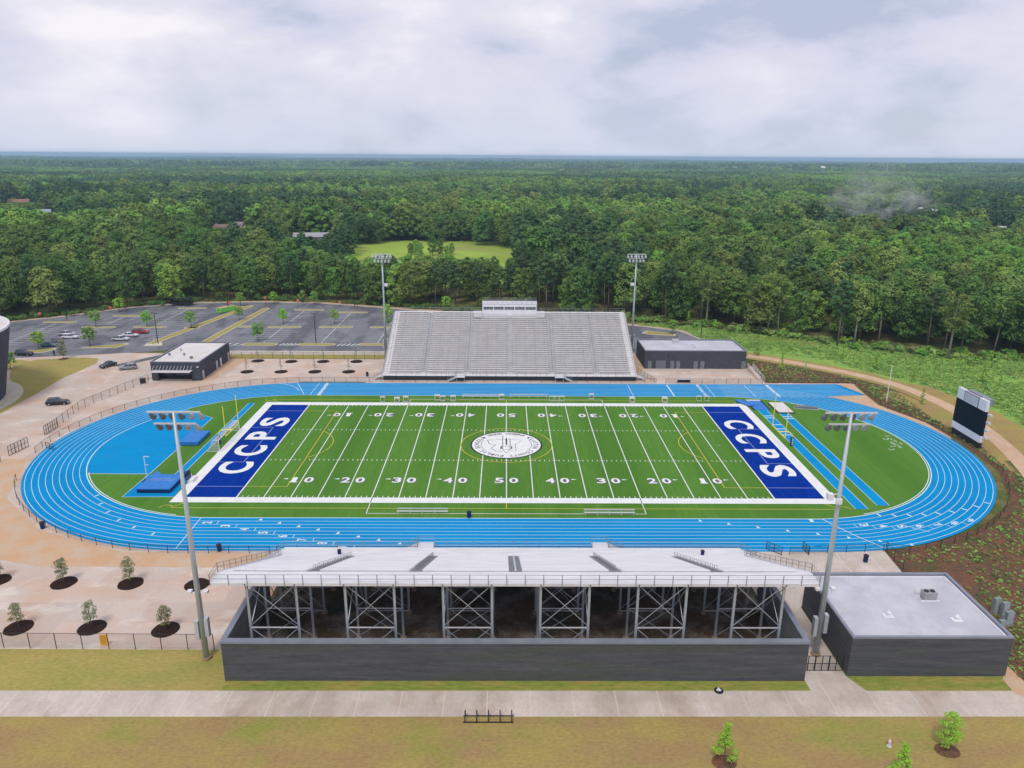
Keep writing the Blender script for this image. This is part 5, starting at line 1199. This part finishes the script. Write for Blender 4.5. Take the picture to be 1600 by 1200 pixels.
for i, (a, b, w) in enumerate(((1440, 327, 9), (1457, 330, 10), (1478, 321, 10), (1497, 326, 9), (1571, 308, 20), (1548, 308, 16), (1597, 312, 18), (1565, 357, 6))):
    house(a, b, w, w*.45, 3, (.72, .72, .72), (.66, .66, .68), ('white trailer home left of the trailer cluster', 'white trailer home in front of the cluster', 'white trailer home behind the cluster', 'white trailer home right of the cluster', 'long white roofed shed at the far right', 'white shed left of the long white roofed shed', 'white shed cut off by the right edge', 'tiny white hut near the right edge')[i], R(20*i), 10, 60, True)
CIRC = [(GT(380, 378), 17), (GT(210, 342), 9), (GT(905, 330), 8), (GT(1110, 318), 10), (GT(1235, 350), 8), (GT(300, 300), 14), (GT(700, 292), 12), (GT(1460, 322), 22), (GT(1490, 318), 20), (GT(1000, 285), 16), (GT(130, 296), 14), (GT(545, 330), 7), (GT(1555, 310), 22), (GT(1300, 325), 30), (GT(1312, 322), 30), (GT(725, 380), 8)]
def treemask(x, y):
    ok = ~inside(CLEAR, x, y) & ~inside(MEADOW, x, y)
    ok &= maxh(x, y) > 4.5
    for (hx, hy, _), rr_ in CIRC:
        dx, dy = hx-CX, hy-CY; l = math.hypot(dx, dy); ux, uy = dx/l, dy/l; a = (x-hx)*ux+(y-hy)*uy; b = (x-hx)*uy-(y-hy)*ux
        ok &= ~((a < rr_) & (a > -rr_*3) & (np.abs(b) < rr_))
    return ok
def ring_points(d0, d1, sp, amax=R(43)):
    """jittered points between distances d0 and d1 of the stadium's near side"""
    n = int(amax*(d1*d1-d0*d0)/(sp*sp)); u = nr.random((n*1, 2))
    # stratified polar grid
    out_ = []; r_ = d0
    while r_ < d1:
        m_ = max(1, int(2*amax*r_/sp)); a = (-amax+2*amax*(np.arange(m_)+nr.random(m_))/m_); rj = r_+nr.random(m_)*sp*.9
        out_.append(np.stack([CX+rj*np.sin(a), CY+rj*np.cos(a)], 1)); r_ += sp*.93
    return np.concatenate(out_)
def maxh(x, y):
    h = maxh0(x, y)
    for hx, hy, rr_, dep in HOUSES:
        dx, dy = hx-CX, hy-CY; l = math.hypot(dx, dy); ux, uy = dx/l, dy/l; a = -((x-hx)*ux+(y-hy)*uy); b = np.abs((x-hx)*uy-(y-hy)*ux)
        h = np.where((a > -9) & (a < 22*l/59) & (b < rr_*.8+4), np.minimum(h, np.maximum(0, a-6)*59/l+1.0), h)
    return h
def maxh0(x, y):  # trees before the meadow are lower, so that it shows over them
    return np.where((x > -80-.1*(y-150)) & (x < 6) & (y < 200), 16.3-.05*(y-150), 30)
# broad swathes where one kind of tree prevails
def zone(x, y): return np.sin(x/95+1.3+.8*np.sin(y/140))*np.cos(y/80+.7*np.sin(x/120))
# --- near forest : individual trees (300 that show largest), then the rest
P = ring_points(205, 640, 8.2, R(46)); P = P[treemask(P[:, 0], P[:, 1])]
d = np.hypot(P[:, 0]-CX, P[:, 1]-CY); ang = np.abs(np.arctan2(P[:, 0]-CX, P[:, 1]-CY))
# distance to the clearing edge decides what shows
def edge_dist(x, y):
    best = np.full(x.shape, 1e9)
    for i in range(3, len(CLEAR)-3):
        (x1, y1), (x2, y2) = CLEAR[i], CLEAR[i+1]; l2 = (x2-x1)**2+(y2-y1)**2; t = np.clip(((x-x1)*(x2-x1)+(y-y1)*(y2-y1))/l2, 0, 1); best = np.minimum(best, np.hypot(x-x1-t*(x2-x1), y-y1-t*(y2-y1)))
    return best
ed = edge_dist(P[:, 0], P[:, 1]); score = d*(1+ed/26.0)+np.where(ang > R(35.5), 1e6, 0)
order = np.argsort(score); pick = order[:290]; rest = order[290:]
def side(x): return 'behind the parking lot' if x < -30 else ('behind the farther stand' if x < 45 else 'beside the right grassy slope')
GRP = 'trees along the forest edge'
def place_tree(kind, i, x, y, sc, rz, label=None, zs=1):
    cm, tm, H = BIG[kind][i]; nm = {'broad': 'broadleaf_tree', 'pine': 'pine_tree', 'open': 'pale_trunk_tree'}[kind]
    lf = cm.materials[0].name
    look = {'broad': {'dark_broad_leaves': 'dark green leafy tree', 'fresh_broad_leaves': 'fresh green leafy tree', 'olive_leaves': 'olive green broad-crowned tree'}.get(lf, 'leafy tree'), 'pine': 'tall pine with bare lower trunk', 'open': 'tall open-crowned tree with pale trunk'}[kind]
    t = thing(nm, label or '%s in the forest front %s' % (look, side(x)), 'tree', (x, y, float(terr(x, y))), rz, None if label else GRP+' '+side(x))
    t.scale = (sc, sc, sc*zs)
    for nme, me in (('crown', cm), ('trunk', tm)):
        o = bpy.data.objects.new(nme, me); COL.objects.link(o); o.parent = t
    return t
for j in pick:
    x, y = P[j]; u = nr.random(); right = x > 60; e = ed[j]
    if right: kind = 'open' if (u < .34 and e < 12) else ('pine' if u > .88 else 'broad')
    elif x > -30: kind = 'pine' if u < .5 else 'broad'
    else: kind = 'pine' if u < .16 else 'broad'
    i = int(nr.integers(len(BIG[kind]))); H = BIG[kind][i][2]; sc = nr.uniform(.82, 1.12)*(1.0 if x > -60 else .92)
    sc = min(sc, float(maxh(np.array(x), np.array(y)))/H)
    place_tree(kind, i, float(x), float(y), float(sc), nr.uniform(0, 6.28))
for (a, b, kd, i, sc, lb) in ((1481, 562, 'open', 0, 1.0, 'white-trunked tall tree standing alone at the forest edge, right'), (1215, 523, 'open', 1, 1.0, 'pale-trunked tree leaning out of the forest behind the slope'), (1308, 540, 'pine', 0, 1.0, 'tall straight-trunked tree in the middle of the right forest edge'), (1040, 505, 'pine', 1, 1.02, 'tallest pine right of the farther stand with bare trunk'), (950, 490, 'pine', 0, .95, 'tall pine directly right of the press box')):
    x, y = G(a, b); place_tree(kd, i, x, y, sc, 1.0+i, lb)
# rest of the near forest and the forest to 1.9 km
x, y = P[rest, 0], P[rest, 1]; Q = ring_points(640, 1300, 9.6, R(42)); Q = Q[treemask(Q[:, 0], Q[:, 1])]
def kinds(x, y, n):
    zz = 1.25*zone(x, y)+nr.normal(size=len(x))*.22; u = nr.random(len(x))
    k = np.where(zz > .55, 2, np.where(zz < -.6, 4+(u > .5), np.where(u < .34, 0, np.where(u < .64, 1, np.where(u < .84, 3, 2))))); return k
allP = np.concatenate([np.stack([x, y], 1), Q]); k = kinds(allP[:, 0], allP[:, 1], 0)
HH = np.array([m_[2] for m_ in MID])[k]; sc = np.clip(nr.normal(1.0, .17, len(allP))+.16*np.sin(allP[:, 0]/60+np.sin(allP[:, 1]/45)*2)*np.sin(allP[:, 1]/38), .5, 1.45); sc = np.minimum(sc, maxh(allP[:, 0], allP[:, 1])/HH)
zt_ = terr(allP[:, 0], allP[:, 1])
near_ = np.hypot(allP[:, 0]-CX, allP[:, 1]-CY) < 520
bigl = BIG['broad'][:4]+[BIG['pine'][0], BIG['pine'][2]]
mk = {0: 0, 1: 1, 2: 2, 3: 3, 4: 4, 5: 5}
o = scatter('forest', [m_[0] for m_ in bigl], np.stack([allP[near_, 0], allP[near_, 1], zt_[near_]], 1), sc[near_], nr.random(near_.sum())*6.28, k[near_]); o['label'] = 'dense green forest filling the view behind the stadium'
o = scatter('forest', [m_[0] for m_ in MID], np.stack([allP[~near_, 0], allP[~near_, 1], zt_[~near_]], 1), sc[~near_], nr.random((~near_).sum())*6.28, k[~near_])
Q = ring_points(1300, 3400, 30, R(41)); k = np.clip(kinds(Q[:, 0]/2.2, Q[:, 1]/2.2, 0), 0, 4); k = np.array([0, 1, 2, 4, 3])[k]; ok_ = treemask(Q[:, 0], Q[:, 1]); Q = Q[ok_]; k = k[ok_]
scatter('distant_forest', FAR, np.stack([Q[:, 0], Q[:, 1], terr(Q[:, 0], Q[:, 1])], 1), nr.uniform(.9, 1.25, len(Q)), nr.random(len(Q))*6.28, k)
Q = ring_points(3400, 16200, 88, R(40)); k = nr.integers(0, 5, len(Q))
scatter('distant_forest', FAR, np.stack([Q[:, 0], Q[:, 1], terr(Q[:, 0], Q[:, 1])-16], 1), nr.uniform(2.2, 3.0, len(Q)), nr.random(len(Q))*6.28, k)
# trees in and round the meadow
for (a, b, s_) in ((642, 402, .42), (650, 400, .55), (657, 404, .5), (676, 403, .66), (688, 405, .55), (699, 404, .42), (706, 401, .45)):
    x, y = G(a, b, -2); place_tree('broad', (2, 0, 4, 2, 4, 0, 2)[int(a) % 7], x, y, s_, a*.1, 'small leafy tree in the clump standing in the bright meadow').__setitem__('group', 'tree clump in the meadow')
# undergrowth that closes the foot of the forest edge
def shrub_mesh(seed, leafm, r=1.3, h=1.6, n=9, nper=26, ls=.22):
    g = np.random.default_rng(seed); cs = [(g.normal()*r*.5, g.normal()*r*.5, h*g.uniform(.25, .75)) for _ in range(n)]; return np_mesh('shrub', *leaves(g, cs, [r*.45]*n, nper, ls), leafm)
SH = [shrub_mesh(51, 'weed'), shrub_mesh(52, 'leafB'), shrub_mesh(53, 'weed2'), shrub_mesh(54, 'leafA')]
pts = []; 
for i in range(3, len(CLEAR)-3):
    (x1, y1), (x2, y2) = CLEAR[i], CLEAR[i+1]; n = int(math.hypot(x2-x1, y2-y1)/.9)
    for q in range(n): t = nr.random(); pts.append((x1+(x2-x1)*t+nr.normal()*.8, y1+(y2-y1)*t+nr.normal()*2.2+1))
pts = np.array(pts); rt_ = pts[:, 0] > 36
scatter('undergrowth', SH, np.c_[pts, np.zeros(len(pts))], np.where(rt_, nr.uniform(.6, 1.6, len(pts)), nr.uniform(.4, 1.1, len(pts))), nr.random(len(pts))*6.28, np.where(rt_, nr.integers(0, 3, len(pts)), 3))
# rough grass on the slope
tg = [np_mesh('tuft', *leaves(np.random.default_rng(60+i), [(0, 0, .15), (.35, .1, .1), (-.3, .2, .12), (.1, -.35, .1)], [.35, .3, .3, .3], 9, .17, .8, .2), 'weed') for i in range(3)]
BR = [(62, 92), (60, 104), (46, 112), (60, 114), (90, 97), (130, 72), (150, 68), (260, 66), (250, -20), (118, -18), (113, 8), (114, 22), (108.5, 40), (102, 51), (91, 66), (71.5, 77), (63, 76)]
def fill(poly, n, keep=None):
    xs, ys = zip(*poly); q = np.stack([nr.uniform(min(xs), max(xs), n), nr.uniform(min(ys), max(ys), n)], 1); q = q[inside(poly, q[:, 0], q[:, 1])]
    if keep is not None: q = q[keep(q[:, 0], q[:, 1])]
    return q
q = fill(BR, 42000, lambda x, y: (np.abs(np.arctan2(x-CX, y-CY)) < R(40)) & (np.sin(x/9+2*np.sin(y/13))*np.cos(y/7+x/15)+nr.normal(size=len(x))*.5 > -.55))
scatter('rough_grass', tg, np.c_[q, np.zeros(len(q))], nr.uniform(.5, 1.5, len(q)), nr.random(len(q))*6.28, nr.integers(0, 3, len(q)))
# planted rows on the red bank
tp = [np_mesh('plant', *leaves(np.random.default_rng(70+i), [(0, 0, .15), (.2, 0, .12), (-.2, .1, .12)], [.28, .24, .24], 12, .13, .9, .2), ('weed2', 'weed', 'leafG')[i]) for i in range(3)]
BED = [(56.8, -42.3), (62, -41.6), (75.6, -35.6), (87, -26), (93.2, -12.5), (94.6, 2), (93, 15), (89.3, 26), (90.4, 44.2), (98, 40), (95.5, 18), (95.8, 4), (94.3, -16), (150, -62), (150, -95), (57.5, -79), (57.5, -56), (56, -49)]
def rows(poly, sx, sy, th, keep):
    xs, ys = zip(*poly); X_, Y_ = np.meshgrid(np.arange(-120, 120, sx), np.arange(-120, 120, sy)); cx_, cy_ = (min(xs)+max(xs))/2, (min(ys)+max(ys))/2
    X_ = X_+(np.arange(X_.shape[0])[:, None] % 2)*sx/2; c, s = math.cos(th), math.sin(th); x = cx_+X_*c-Y_*s; y = cy_+X_*s+Y_*c; x = x.ravel()+nr.normal(size=x.size)*.13; y = y.ravel()+nr.normal(size=y.size)*.13
    m_ = inside(poly, x, y) & keep(x, y); return np.stack([x[m_], y[m_]], 1)
q1 = rows(BED, .8, .7, R(28), lambda x, y: (nr.random(len(x)) < .86) & ~((x < 66+.3*(y+45)) & (y < -45) & (y > -64) & (nr.random(len(x)) < .9)))
bed2 = [(67.5, 44), (90, 44), (97.5, 41), (88, 52), (80, 61), (72, 65), (67.5, 61)]
q2 = rows(bed2, 1.0, .9, R(15), lambda x, y: nr.random(len(x)) < .8)
q = np.concatenate([q1, q2]); kk = nr.integers(0, 3, len(q)); kk = np.where((kk == 2) & (nr.random(len(q)) < .6), 1, kk)
scatter('planted_ground_cover', tp, np.c_[q, np.zeros(len(q))], nr.uniform(.35, .85, len(q))*np.where(q[:, 1] > -30, 1.2, 1), nr.random(len(q))*6.28, kk)
# young individual trees
def young(seed, H, Rr, base, leafm, n=16, nper=34, ls=.16, bark='bark', kind='cone', rt=.06):
    cm, tm, _ = tree_proto(kind, seed, n, nper, ls, H, Rr, base, leafm, bark, True, rt); return cm, tm
def put(pr, nm, x, y, label, group=None, rz=0, sc=1.0, cat='tree'):
    t = thing(nm, label, cat, (x, y, .0), rz, group); t.scale = (sc, sc, sc)
    for nme, me in (('crown', pr[0]), ('trunk', pr[1])): o = bpy.data.objects.new(nme, me); COL.objects.link(o); o.parent = t
    return t
def bed(x, y, rx, label, m_='mulch', ry=None):
    ry = ry or rx; g = np.random.default_rng(int(abs(x*7+y))); mb = MB(); n = 22
    pts_ = [(rx*(1+g.normal()*.02)*math.cos(2*PI*k/n), ry*(1+g.normal()*.02)*math.sin(2*PI*k/n)) for k in range(n)]
    mb.v = [(0, 0, .13)]+[(a*.6, b*.6, .11) for a, b in pts_]+[(a, b, .02) for a, b in pts_]+[(a, b, -.05) for a, b in pts_]
    for k in range(n): j = (k+1) % n; mb.f += [(0, 1+k, 1+j), (1+k, 1+n+k, 1+n+j, 1+j), (1+n+k, 1+2*n+k, 1+2*n+j, 1+n+j)]
    t = mb.build('mulch_bed', M[m_], None); t.location = (x, y, .02); return tag(t, label, 'tree bed', 'mulch beds of young trees')
YG = [young(80+i, 3.7+.2*i, 1.0, .30, 'leafG', 24, 60, .085, kind='wall') for i in range(3)]; YB = [young(84+i, 3.9, 1.0, .22, 'leafY', 15, 26, .17) for i in range(2)]
near_pl = [(-4, 907, 'mulch ring cut off by the left edge, back row'), (100, 911, 'leftmost full tree of the back row on the near left plaza'), (204, 912, 'second tree of the back row on the near left plaza'), (308, 914, 'mulch ring behind the left light mast'), (29, 981, 'leftmost tree of the front row on the near left plaza'), (144, 981, 'middle tree of the front row on the near left plaza'), (259, 984, 'right tree of the front row nearest the left light mast')]
for i, (a, b, lb) in enumerate(near_pl):
    x, y = G(a, b); bed(x, y, 1.65, 'dark mulch bed of the '+lb.replace('on the near left plaza', 'left').replace('full ', '') if 'mulch' not in lb else 'dark '+lb)
    if i == 3: continue
    if i == 0: lb = 'young tree at the left edge in the back row on the near left plaza'
    put(YG[i % 3], 'young_tree', x, y, 'thin grey-green '+lb.replace('young ', ''), 'young trees on the near plaza', i*1.7, .98 if i < 4 else .92)
YW = [young(90+i, 3.8, .7, .30, 'leafG', 12, 16, .11, 'palebark') for i in range(2)]
for i, (a, b) in enumerate(((403, 564), (455, 565), (505, 565), (557, 565), (386, 581), (439, 581), (492, 581), (545, 581))):
    x, y = G(a, b); r_ = ('back', 'front')[i//4]; n_ = ('leftmost', 'second', 'third', 'rightmost')[i % 4]
    bed(x, y, 1.75, 'dark oval mulch bed, %s of the %s row on the far plaza' % (n_, r_)); put(YW[i % 2], 'sapling', x, y, 'bare wispy sapling, %s of the %s row on the far plaza' % (n_, r_), 'saplings on the far plaza', i)
for i, (a, b, s_, lb) in enumerate(((1131, 1190, 1.03, 'bright green young tree on the lawn, left of the three'), (1479, 1172, .98, 'bright green young tree in front of the service building, right of the three'), (1405, 1222, 1.0, 'bright green young tree cut off by the bottom edge'))):
    x, y = G(a, b); pr = young(100+i, 4.5, 1.2, .2, 'leafY', 30, 90, .08, rt=.05, kind='cone' if i != 1 else 'wall'); put(pr, 'young_tree', x, y, lb, None, i, s_)
    bed(x, y-.1, 1.2, 'brown soil ring under the %s' % lb.split(',')[0].replace('on the lawn', 'left on the lawn'), 'redsoil', .95)
PT = [young(110+i, 5.2, 1.9, .35, 'leafB' if i else 'leafY', 16, 40, .25, kind='round', rt=.1) for i in range(3)]
for i, (a, b, s_) in enumerate(((61, 545, 1.05), (141, 541, 1.15), (150, 511, 1.1), (230, 511, 1.05), (299, 511, 1.05), (404, 533, 1.1), (443, 506, 1.05), (523, 506, 1.0), (374, 500, .9), (605, 503, 1.2), (608, 510, .6), (376, 478, 1.0), (428, 474, .9), (474, 473, .95), (492, 475, .95), (187, 487, 1.0), (283, 474, .95), (619, 478, .9), (697, 484, 1.0), (17, 577, .95), (1050, 522, .9))):
    x, y = G(a, b); lb = ('on the leftmost front island', 'on the front island with the crosswalk', 'on the second mid island from the left', 'on the third mid island from the left', 'where the long median meets the mid islands', 'on the front island behind the concession building', 'on the mid island of the row behind the concession building', 'on the mid island of the middle row', 'on the right long median', 'beside the left mast of the farther stand', 'low behind the left mast of the farther stand', 'at the back tip of the left long median', 'at the back kerb above the central drive', 'at the back kerb, left of a pair', 'at the back kerb, right of a pair', 'at the back kerb on the left', 'beside the trailer at the back kerb', 'at the back kerb nearest the farther stand', 'behind the top rail of the farther stand', 'partly hidden by the curved building', 'on the verge behind the low charcoal building')[i]
    put(PT[i % 3], 'lot_tree', x, y, 'small round green tree '+lb, 'small trees in the parking lot', i*.9, s_)
x, y = G(99, 561); put(young(130, 5.6, 1.5, .2, 'leafG', 20, 40, .2, kind='round'), 'lawn_tree', x, y, 'olive young tree on the oval lawn by the road'); bed(x, y, 1.3, 'brown mulch ring of the tree on the oval lawn', 'redsoil')
SP = [young(120+i, 4.6, .95, .08, 'leafY' if i != 1 else 'weed', 16, 26, .2, kind='cone') for i in range(3)]
for i, (a, b, s_) in enumerate(((1220, 578, 1.0), (1258, 580, .6), (1367, 578, 1.0), (1427, 595, .95), (1440, 631, .9), (1535, 598, 1.3), (1075, 508, 1.1), (1103, 512, 1.1), (1117, 520, 1.0), (1167, 522, 1.1), (1182, 556, 1.2), (1316, 560, .9), (1340, 548, .8))):
    x, y = G(a, b); lb = ('in the planted bed by the sprint lanes', 'low in the planted bed by the sprint lanes', 'on the grass slope above the clay path', 'on the grass slope, right of another above the path', 'on the dry bank between fence and clay path', 'tall on the slope above the scoreboard', 'bushy at the forest edge behind the right mast', 'bushy at the forest edge near the black lamp post', 'pointed at the forest edge right of the lamp post', 'pointed, rightmost before the open slope', 'behind the end of the low charcoal building', 'on the slope left, first above the path', 'high on the slope near the forest')[i]
    put(SP[i % 3], 'sapling', x, y, 'bright green sapling '+lb, 'saplings on the slope', i*1.3, s_)
# far landmarks
x, y, z = GT(1286, 272, 0); z = float(terr(x, y)); D_ = math.hypot(x-CX, y-CY); k = D_/2600
# water tower and radio mast stand about 2.6 km and 3 km off
t_ = 2600; dd = raydir(1286, 262.0); dd = dd/np.linalg.norm(dd); x, y, zt2 = CX+dd[0]*t_, CY+dd[1]*t_, CZ+dd[2]*t_; zg = float(terr(x, y))
t = thing('water_tower', 'pale round water tower above the far trees, right of centre', 'water tower', (x, y, zg)); h = zt2-zg
m = MB(); rr2 = 8.5; m.tube([(0, 0, h-5+10*i/8) for i in range(9)], [rr2*max(.1, math.sin(PI*(i+.4)/8.8)) for i in range(9)], 20); m.build('tank', M['whitep'], t, True, world=False)
for a in range(6): MB().tube([(6*math.cos(a*PI/3), 6*math.sin(a*PI/3), 0), (5*math.cos(a*PI/3), 5*math.sin(a*PI/3), h-3)], .6, 6).build('leg', M['steel'], t, world=False)
t_ = 2900; dd = raydir(1388, 250.5); dd = dd/np.linalg.norm(dd); x, y, zt2 = CX+dd[0]*t_, CY+dd[1]*t_, CZ+dd[2]*t_; zg = float(terr(x, y)); h = zt2-zg
t = thing('radio_mast', 'thin lattice radio mast rising over the far forest on the right', 'radio mast', (x, y, zg)); m = MB()
for a in range(3): m.tube([(2.2*math.cos(a*2.09), 2.2*math.sin(a*2.09), 0), (1.2*math.cos(a*2.09), 1.2*math.sin(a*2.09), h)], .35, 5)
for q in range(12):
    z0_, z1_ = h*q/12, h*(q+1)/12
    for a in range(3): r0 = 2.2-q/12; m.tube([(r0*math.cos(a*2.09), r0*math.sin(a*2.09), z0_), (r0*math.cos((a+1)*2.09), r0*math.sin((a+1)*2.09), z1_)], .2, 4)
m.build('lattice', M['steel'], t, world=False); m = MB()
for q in range(4): m.box(-3, 3, -.4, .4, h-3-q*6, h-2-q*6)
m.build('antenna', M['steel'], t, world=False)
for (a, b, l_) in ((432, 272, 'thin dead white trunk standing over the forest left of centre'), (744, 345, 'bare dead tree at the back edge of the bright meadow')):
    x, y, z = GT(a, b+12, 10); t = thing('dead_tree', l_, 'dead tree', (x, y, z)); H = 19 if a > 500 else 27
    m = MB(); m.tube([(0, 0, 0), (.3, 0, H*.6), (0, .2, H)], [.5, .3, .1], 6); t0 = m.build('trunk', M['palebark'], t, world=False); m = MB()
    for q in range(6): z0_ = H*(.45+.08*q); aa = q*2.1; m.tube([(0, 0, z0_), (2.2*math.cos(aa), 2.2*math.sin(aa), z0_+1.6)], [.15, .05], 4)
    m.build('limb', M['palebark'], t, world=False)

# ================================================================== HAZE AND SMOKE
hm = bpy.data.materials.new('haze_air'); hm.use_nodes = True; N = hm.node_tree.nodes; L = hm.node_tree.links; N.clear()
pv = N.new('ShaderNodeVolumePrincipled'); pv.inputs['Color'].default_value = (.50, .76, 1.0, 1); pv.inputs['Density'].default_value = 1.3e-4; pv.inputs['Anisotropy'].default_value = 0
ou = N.new('ShaderNodeOutputMaterial'); L.new(pv.outputs[0], ou.inputs['Volume'])
m = MB(); m.box(-16800, 16800, -16800, 16800, -220, 62); h_ = m.build('haze', hm); h_['kind'] = 'stuff'; h_['label'] = 'pale blue haze over the far forest and hills'

sm = bpy.data.materials.new('smoke_veil'); sm.use_nodes = True; N = sm.node_tree.nodes; L = sm.node_tree.links; N.clear()
pv = N.new('ShaderNodeVolumePrincipled'); pv.inputs['Color'].default_value = (1, 1, 1, 1); ou = N.new('ShaderNodeOutputMaterial'); L.new(pv.outputs[0], ou.inputs['Volume'])
tc = N.new('ShaderNodeTexCoord'); ln = N.new('ShaderNodeVectorMath'); ln.operation = 'LENGTH'; L.new(tc.outputs['Object'], ln.inputs[0])
mr = N.new('ShaderNodeMapRange'); mr.inputs[1].default_value = 1.0; mr.inputs[2].default_value = .1; mr.inputs[3].default_value = 0; mr.inputs[4].default_value = 1; L.new(ln.outputs['Value'], mr.inputs[0])
tn = N.new('ShaderNodeTexNoise'); tn.inputs['Scale'].default_value = 2.6; tn.inputs['Detail'].default_value = 4; tn.inputs['Distortion'].default_value = 1.0; L.new(tc.outputs['Object'], tn.inputs['Vector'])
m2 = N.new('ShaderNodeMapRange'); m2.inputs[1].default_value = .50; m2.inputs[2].default_value = .8; m2.inputs[3].default_value = 0; m2.inputs[4].default_value = .10; L.new(tn.outputs[0], m2.inputs[0])
mm = N.new('ShaderNodeMath'); mm.operation = 'MULTIPLY'; L.new(mr.outputs[0], mm.inputs[0]); L.new(m2.outputs[0], mm.inputs[1]); L.new(mm.outputs[0], pv.inputs['Density'])
dd = raydir(1368, 350); dd = dd/np.linalg.norm(dd); p = np.array([CX, CY, CZ])+dd*560
mb = MB(); K = 16
mb.tube([(0, 0, -math.cos(PI*i/12)) for i in range(13)], [max(.02, math.sin(PI*i/12)) for i in range(13)], 20)
h_ = mb.build('smoke', sm); h_.location = (p[0], p[1], p[2]+11); h_.scale = (36, 44, 30); h_['kind'] = 'stuff'; h_['label'] = 'thin white wisp of smoke drifting over the trees on the right'
